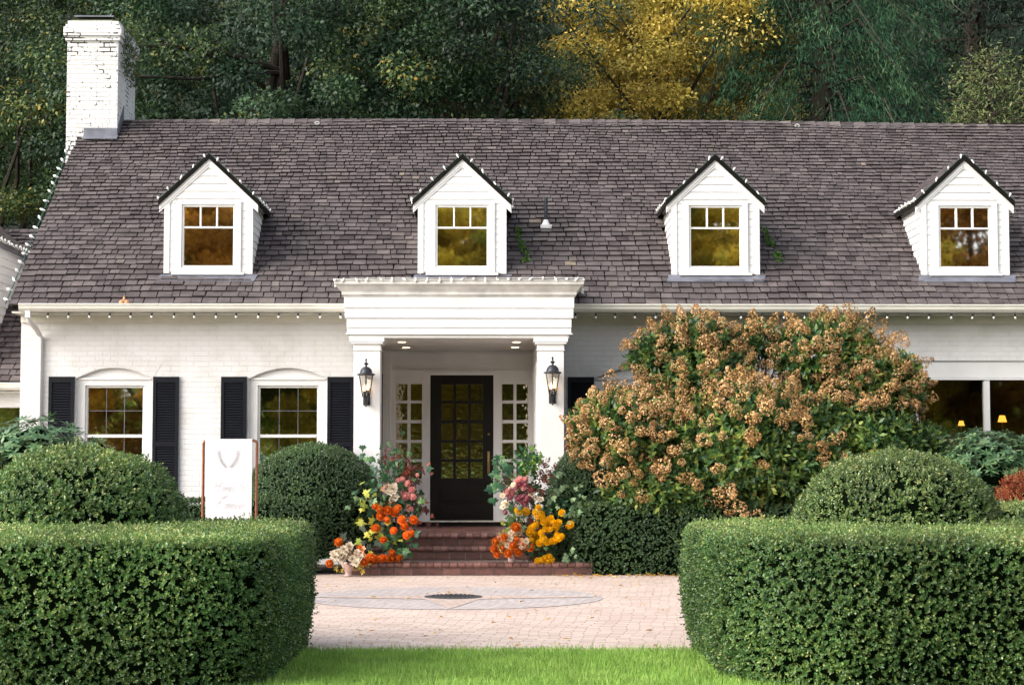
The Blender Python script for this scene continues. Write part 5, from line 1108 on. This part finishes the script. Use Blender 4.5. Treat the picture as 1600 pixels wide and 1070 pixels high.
# right tall arrangement
fb = root('flower_arrangement', (WX(835, FY, 800), FY, .15), 'tall arrangement of yellow chrysanthemums and dusty pink blooms right of the door', 'flower arrangement', 'floral arrangements flanking the steps')
tips = []
for (px, py) in ((841, 793), (836, 800), (840, 806), (848, 808), (846, 803), (861, 809), (858, 812), (873, 816), (868, 820), (833, 822), (830, 826), (838, 818), (840, 825), (852, 826), (846, 832), (856, 828), (860, 826), (869, 824), (842, 836), (834, 833), (828, 831), (870, 835), (877, 838), (862, 845), (855, 847), (866, 844), (873, 841), (849, 842), (843, 848), (828, 845), (832, 843), (878, 801), (891, 819), (888, 822), (812, 801), (808, 797), (822, 799), (856, 820), (864, 816), (850, 815)): tips.append(flower('marigold', px, py, FY - .1 + frng.normal(0, .06), fb, frng.uniform(.85, 1.2)))
for (px, py) in ((852, 872), (858, 870), (846, 875), (840, 876), (856, 876), (862, 875)): flower('marigold', px, py, 22.9, fb, 1)
for (px, py) in ((811, 756), (806, 762), (815, 753), (820, 757), (800, 768), (797, 776), (812, 778), (817, 776), (821, 781), (816, 784), (824, 778), (820, 787), (789, 800), (810, 779), (828, 766)): tips.append(flower('mauve', px, py, FY - .05, fb, frng.uniform(.6, .9)))
for (px, py) in ((803, 757), (798, 763), (785, 774), (788, 785), (806, 765), (786, 792), (792, 788), (830, 772), (838, 778), (845, 780)): tips.append(flower('cream', px, py, FY - .05, fb, .8))
for (px, py) in ((812, 748), (808, 752), (801, 771), (820, 749), (824, 797), (793, 768), (818, 762)): tips.append(flower('pink', px, py, FY - .06, fb, .9))
filler(fb, 'maple_green', [(825, 725, FY, 22, 26, 50), (820, 775, FY + .05, 35, 30, 60), (855, 800, FY + .08, 35, 40, 60), (845, 845, FY + .05, 30, 25, 50)], .06, .035)
filler(fb, 'ivy_leaf', [(830, 722, FY - .05, 22, 24, 40), (800, 815, FY - .05, 14, 14, 14)], .05, .03, nm='light_sprays')
filler(fb, 'maple_red', [(848, 738, FY, 18, 22, 40), (795, 758, FY, 22, 14, 26), (838, 770, FY, 22, 16, 26), (832, 812, FY, 20, 14, 16)], .06, .018, nm='dark_sprays')
lobed_leaves('maple_leaves', fb, 'maple_green', scat(frng, 5, 778, 720, 5, 6, FY, .12) + scat(frng, 10, 788, 740, 10, 12, FY, .15) + scat(frng, 10, 774, 762, 7, 12, FY - .05, .12) + scat(frng, 6, 800, 800, 8, 8, FY - .05, .11) + scat(frng, 8, 835, 860, 16, 6, FY - .1, .1), frng)
lobed_leaves('pale_leaves', fb, 'pale_leaf', scat(frng, 16, 873, 762, 14, 16, FY - .05, .09) + scat(frng, 12, 890, 800, 10, 10, FY - .1, .09) + scat(frng, 9, 893, 868, 8, 6, 22.78, .09) + scat(frng, 6, 808, 815, 10, 6, FY - .1, .08) + scat(frng, 6, 900, 785, 8, 12, FY - .1, .08), frng)
lobed_leaves('yellow_leaves', fb, 'maple_yellow', scat(frng, 5, 795, 820, 8, 6, FY - .1, .07), frng)
stems_to(fb, (WX(840, FY, 800), FY + .05, .16), tips)
# low orange vase
VY = 22.92; vx = WX(800, VY, 870); vb = root('vase_bouquet', (vx, VY, .155), 'low vase of orange dahlias and peach roses on the bottom step right side', 'bouquet')
m_ = MB(); m_.lathe((vx, VY, .155), [(.04, 0), (.045, .01), (.055, .05), (.06, .08), (.05, .09)], 20); m_.build('vase', 'terracotta_pink', vb, smooth=True); tips = []
for (px, py, s_) in ((806, 824, 1.4), (774, 846, 1.1), (772, 857, 1.1), (777, 865, 1.1), (794, 864, 1.2), (810, 862, 1.2), (801, 852, 1.1), (829, 855, 1.2), (806, 857, 1), (806, 843, 1.0), (788, 839, 1.0), (785, 856, .8)): tips.append(flower('dahlia', px, py, VY - .09 + frng.normal(0, .02), vb, s_))
for (px, py, s_) in ((781, 841, 1.1), (797, 838, 1), (813, 846, 1.1), (818, 851, 1), (790, 846, .9)): tips.append(flower('peach', px, py, VY - .08, vb, s_))
for (px, py, s_) in ((797, 841, .9), (793, 852, .8), (800, 848, .7), (822, 845, .9), (799, 832, .8), (814, 855, .6)): tips.append(flower('cream', px, py, VY - .1, vb, s_))
filler(vb, 'yellow_tree_leaf', [(785, 855, VY, 16, 14, 24), (800, 835, VY, 18, 14, 20)], .04, .016); filler(vb, 'orange_tree_leaf', [(800, 852, VY + .04, 26, 16, 36)], .045, .02, nm='orange_sprays'); stems_to(vb, (vx, VY, .2), tips)

# ------------------------------------------------------------------ grass, fallen leaves
rng = np.random.default_rng(60); n_ = 130000
X = rng.uniform(-3.4, 3.6, n_); Y = rng.uniform(10.2, 13.66, n_); hgt = rng.gamma(6, .0062, n_) + .008
A = unit(np.stack([rng.normal(0, .35, n_), rng.normal(0, .35, n_), np.ones(n_)], 1)); N = unit(np.stack([rng.normal(0, 1, n_), -np.ones(n_), np.zeros(n_)], 1))
V = leaf_arrays(np.stack([X, Y, np.full(n_, -.004)], 1), A, N, hgt, .0045 * np.ones(n_), 0)
tuft = .5 + .5 * snoise(np.stack([X, Y, Y * 0], 1), 9, 3)
go = leaves('grass', V, 'grass_blade', rng.random(n_), tuft); tag(go, kind='stuff')
n_ = 210; X = np.concatenate([rng.uniform(.8, 3.0, 110), rng.uniform(-2.2, 3, 100)]); Y = np.concatenate([22.72 - np.abs(rng.normal(0, .22, 110)), rng.uniform(13.7, 22.5, 100)])
A = unit(np.stack([rng.normal(0, 1, n_), rng.normal(0, 1, n_), rng.normal(.1, .15, n_)], 1)); V = leaf_arrays(np.stack([X, Y, np.full(n_, .008)], 1), A, np.tile([0.05, .1, 1.0], (n_, 1)), rng.uniform(.03, .08, n_), rng.uniform(.02, .05, n_), .25)
go = leaves('fallen_leaves', V, 'fallen_leaf_mat', rng.random(n_), rng.random(n_)); tag(go, kind='stuff')

# ------------------------------------------------------------------ trees
def broad_tree(name, loc, H, cr, cz, rz, ncl, nleaf, mat, label, seed, L=.09, Wd=.055, group=None, clr=.75, limbs=26, trunk=.3, cat='tree', flat=.55, droop=0, lo=0):
    rng = np.random.default_rng(seed); rt = root(name, loc, label, cat, group); base = Vector(loc); rg = random.Random(seed)
    d = rdir(rng, ncl); rr = rng.random(ncl) ** .38; C = d * rr[:, None] * np.array([cr, cr, rz]) + np.array([0, 0, cz])
    C = C[C[:, 2] > lo]; k = len(C); sz = rng.uniform(.6, 1.25, k) * clr
    m_ = MB(); tp = [Vector((0, 0, 0)), Vector((rg.uniform(-.2, .2), 0, H * .25)), Vector((rg.uniform(-.4, .4), 0, H * .5)), Vector((rg.uniform(-.5, .5), 0, H * .8))]
    m_.tube([base + t for t in tp], [trunk, trunk * .8, trunk * .55, trunk * .15], 10)
    for i in range(limbs):
        e = Vector(C[rg.randrange(k)]); t0 = rg.uniform(.22, .8); s0 = tp[0].lerp(tp[3], t0); mid = s0.lerp(e, .5) + Vector((rg.uniform(-.4, .4), rg.uniform(-.4, .4), rg.uniform(-.1, .5))); r0 = trunk * .42 * (1 - t0 * .6)
        m_.tube([base + s0, base + s0.lerp(mid, .5) + Vector((0, 0, .1)), base + mid, base + e.lerp(mid, .4) + Vector((rg.uniform(-.2, .2), 0, .1)), base + e], [r0, r0 * .8, r0 * .55, r0 * .35, r0 * .1], 6)
    m_.build('trunk', 'bark', rt)
    idx = rng.integers(0, k, nleaf); dd = rdir(rng, nleaf); r2 = rng.random(nleaf) ** .45
    P_ = C[idx] + dd * r2[:, None] * sz[idx][:, None] * np.array([1, 1, flat]); 
    A = unit(dd * .6 + rng.normal(0, .5, (nleaf, 3)) + np.array([0, 0, -.25 - droop])); N = unit(dd * .5 + rng.normal(0, .35, (nleaf, 3)) + np.array([0, -.25, .8]))
    V = leaf_arrays(P_ + np.array(base), A, N, L * rng.uniform(.7, 1.3, nleaf), Wd * rng.uniform(.7, 1.3, nleaf)); cv = rng.random(k)
    leaves('crown', V, mat, rng.random(nleaf), cv[idx], rt); return rt
def conifer(name, loc, H, R_, mat, label, seed, nb=220, per=14, droop=.35, z0=.12, L=.16, Wd=.035, group=None, up=0.0, twigs=40, taper=1.0, nspr=9):
    rng = np.random.default_rng(seed); rt = root(name, loc, label, 'conifer', group); base = np.array(loc, float); rg = random.Random(seed); m_ = MB()
    m_.tube([loc, (loc[0], loc[1], loc[2] + H * .5), (loc[0], loc[1], loc[2] + H)], [R_ * .07 + .08, R_ * .045 + .04, .02], 8)
    Cs = []; Ds = []; cl = []
    for i in range(nb):
        t = z0 + (1 - z0) * (i + rg.random()) / nb; a = i * 2.39996 + rg.uniform(-.3, .3); ln = R_ * (1 - t) ** (.8 * taper) * rg.uniform(.75, 1.1) + .15; h0 = H * t; dv = np.array([math.cos(a), math.sin(a), 0])
        tip = base + dv * ln + np.array([0, 0, h0 + up * ln - droop * ln]); rt0 = base + np.array([0, 0, h0]); c_ = rg.random()
        if i % 2 == 0: m_.tube([rt0, rt0 + dv * ln * .5 + np.array([0, 0, up * ln * .5 + .05]), tip], [.03 + .01 * ln, .02, .006], 4)
        ns = max(3, int(nspr * ln / R_ * 1.6)); s = (np.arange(ns) + rng.random(ns)) / ns; s = .25 + .75 * s
        side = np.array([-dv[1], dv[0], 0]); off = rng.normal(0, .22 * ln, ns) * (1.15 - s)
        P_ = rt0 + dv * (ln * s)[:, None] + np.outer(off, side) + np.stack([np.zeros(ns), np.zeros(ns), up * ln * s - droop * ln * s ** 2], 1)
        Cs.append(P_); Ds.append(np.tile(dv, (ns, 1)) + side * (off / ln * 2)[:, None]); cl += [c_] * ns
    C = np.concatenate(Cs); D = unit(np.concatenate(Ds)); cl = np.array(cl); n = len(C); out = []
    for k in range(per):
        A = unit(D * rng.uniform(.1, 1, n)[:, None] + rng.normal(0, .55, (n, 3)) + np.array([0, 0, -droop * 2.6 + up])); B = C + rng.normal(0, .13, (n, 3)); N = rdir(rng, n) * .6 + np.array([0, -.2, .8])
        out.append(leaf_arrays(B, A, N, L * rng.uniform(.6, 1.3, n), Wd * rng.uniform(.7, 1.3, n), .05))
    m_.build('trunk', 'bark', rt)
    if twigs:
        m2 = MB()
        for k in range(twigs):
            p_ = C[rg.randrange(n)]; s0 = Vector(p_) + Vector((0, -.15, 0)); e = s0 + Vector((rg.uniform(-.5, .5), rg.uniform(-.2, .1), -rg.uniform(.3, .8))); m2.tube([s0, s0.lerp(e, .5) + Vector((rg.uniform(-.1, .1), 0, -.05)), e], [.008, .006, .003], 4)
        tw = m2.build('twigs', 'pale_twig', rt); tw['kind'] = 'stuff'
    V = np.concatenate(out); leaves('crown', V, mat, rng.random(len(V)), np.tile(cl, per), rt); return rt
TG = 'trees behind the house'
broad_tree('broadleaf_tree', (-4.6, 37.5, 0), 15, 5.2, 9.2, 4.2, 230, 105000, 'dark_tree_leaf', 'dark green broadleaf tree behind the roof right of the chimney', 101, group=TG)
broad_tree('broadleaf_tree', (-.3, 36.6, 0), 14, 3.3, 9.6, 2.6, 105, 52000, 'dark_tree_leaf', 'dark broadleaf tree with spreading limbs in front of the yellow tree', 102, group=TG, limbs=34, trunk=.26)
broad_tree('broadleaf_tree', (-10.8, 38, 0), 14, 4.4, 8.6, 4.6, 190, 80000, 'green_tree_leaf', 'mid green tree with yellowing leaves at the left behind the chimney', 103, group=TG, lo=2.5)
broad_tree('broadleaf_tree', (-14.5, 41, 0), 15, 4.2, 9, 4.8, 120, 36000, 'dark_tree_leaf', 'dark tree at the far left edge behind the side building', 104, group=TG, L=.11, Wd=.065)
broad_tree('maple_tree', (3.75, 39.5, 0), 15, 2.9, 9.3, 4.6, 200, 92000, 'yellow_tree_leaf', 'golden yellow maple glowing behind the middle of the roof', 105, group=TG, clr=.8, flat=.45, limbs=14, trunk=.2)
broad_tree('maple_tree', (15.2, 40, 0), 10, 2.6, 7.6, 2.8, 60, 16000, 'orange_tree_leaf', 'orange leaved tree at the far right behind the pale conifer', 106, group=TG)
broad_tree('broadleaf_tree', (-2.2, 46, 0), 17, 5.0, 11, 5.6, 120, 40000, 'green_tree_leaf', 'paler tree filling in behind the dark broadleaf trees', 107, group=TG, L=.12, Wd=.07)
conifer('cedar_tree', (7.1, 38.3, 0), 21, 3.9, 'cedar_leaf', 'broad dark green cedar with hanging sprays right of the yellow maple', 110, nb=420, per=16, droop=.42, group=TG, twigs=110, taper=.55, nspr=17, L=.17, Wd=.024)
conifer('fir_tree', (12.2, 45, 0), 26, 5.0, 'fir_leaf', 'tall near black fir with layered boughs behind the cedar', 111, nb=360, per=13, droop=.18, group=TG, twigs=40, taper=.6, nspr=14, L=.22, Wd=.05)
conifer('fir_tree', (17.5, 49, 0), 26, 5.0, 'fir_leaf', 'bluish dark fir at the top right corner', 112, nb=300, per=12, droop=.18, group=TG, twigs=20, taper=.6, nspr=13, L=.24, Wd=.055)
conifer('conifer_tree', (9.9, 35.5, 0), 9.5, 2.5, 'pale_conifer_leaf', 'pale yellow green conifer peeking above the roof at the right', 113, nb=200, per=14, droop=.12, up=.25, group=TG, twigs=10, taper=.6, nspr=12, L=.11, Wd=.03)
# distant wooded hillside
rng = np.random.default_rng(120); n_ = 90000; j = rng.random(n_) ** 1.3; X = rng.uniform(-60, 60, n_) * (.5 + .5 * j); Y = 46 + 84 * j; Z = 46 * np.maximum(j - .02, 0) ** .9
bump = 1.5 * np.abs(snoise(np.stack([X, Y, 0 * X], 1), .5, 4)) * 3
P_ = np.stack([X, Y, Z + rng.random(n_) * (4 + bump)], 1); V = leaf_arrays(P_, rdir(rng, n_) + np.array([0, 0, -.4]), rdir(rng, n_) + np.array([0, -.5, .8]), .5 * rng.uniform(.6, 1.3, n_), .32 * np.ones(n_))
ho = leaves('forest', V, 'forest_leaf', rng.random(n_), .5 + .5 * snoise(P_, .35, 6)); tag(ho, kind='stuff')

# trees across the lawn behind the viewer: seen only as reflections in the window panes
RG = 'autumn trees across the lawn reflected in the windows'
A1 = broad_tree('maple_tree', (-14, -24, 0), 15, 5.2, 7.6, 6.6, 170, 70000, 'lawn_rust_leaf', 'rust orange maple across the lawn reflected in the far left window', 130, group=RG, L=.24, Wd=.16, clr=1.1, limbs=14)
A2 = broad_tree('maple_tree', (-5, -26, 0), 16, 5.4, 8, 7.2, 170, 70000, 'lawn_gold_leaf', 'golden maple across the lawn reflected in the window beside the portico', 131, group=RG, L=.24, Wd=.16, clr=1.1, limbs=14)
A3 = broad_tree('broadleaf_tree', (4.5, -25, 0), 16, 5.2, 8.4, 7.2, 170, 70000, 'lawn_green_leaf', 'green tree across the lawn reflected in the third dormer window', 132, group=RG, L=.24, Wd=.16, clr=1.1, limbs=14)
def again(t, loc, rz, lab, s_=1.0):
    c_ = copy_tree(t); c_.location = loc; c_.rotation_euler = (0, 0, rz); c_['label'] = lab; c_.scale = (s_,) * 3; return c_
again(A2, (13.5, -24, 0), 2.0, 'golden maple across the lawn reflected in the rightmost dormer window')
again(A3, (-21.5, -30, 0), 1.0, 'green tree at the far end of the lawn row, beside the rust orange maple', 1.15)
again(A2, (0, -36, 0), 4.0, 'tall golden maple standing behind the first row of lawn trees', 1.35)
again(A1, (21, -28, 0), 3.0, 'rust orange maple at the right end of the lawn row', 1.1)
again(A3, (-10, -37, 0), 5.0, 'tall green tree standing behind the first row of lawn trees', 1.4)
again(A3, (10, -37, 0), 2.6, 'big green tree standing between the two golden maples', 1.4)

# wooded slope far behind the viewer, so the panes reflect foliage down to the lawn
rng = np.random.default_rng(140); n_ = 26000; X = rng.uniform(-60, 60, n_); j = rng.random(n_); Y = -46 - 30 * j; Z = rng.random(n_) ** 1.2 * (9 + 8 * j + 2 * snoise(np.stack([X, Y, 0 * X], 1), .3, 9))
V = leaf_arrays(np.stack([X, Y, Z], 1), rdir(rng, n_), rdir(rng, n_) + np.array([0, .6, .6]), .9 * rng.uniform(.6, 1.3, n_), .6 * np.ones(n_))
ho = leaves('forest', V, 'lawn_green_leaf', rng.random(n_), .5 + .5 * snoise(np.stack([X, Y, Z], 1), .3, 6)); tag(ho, kind='stuff')
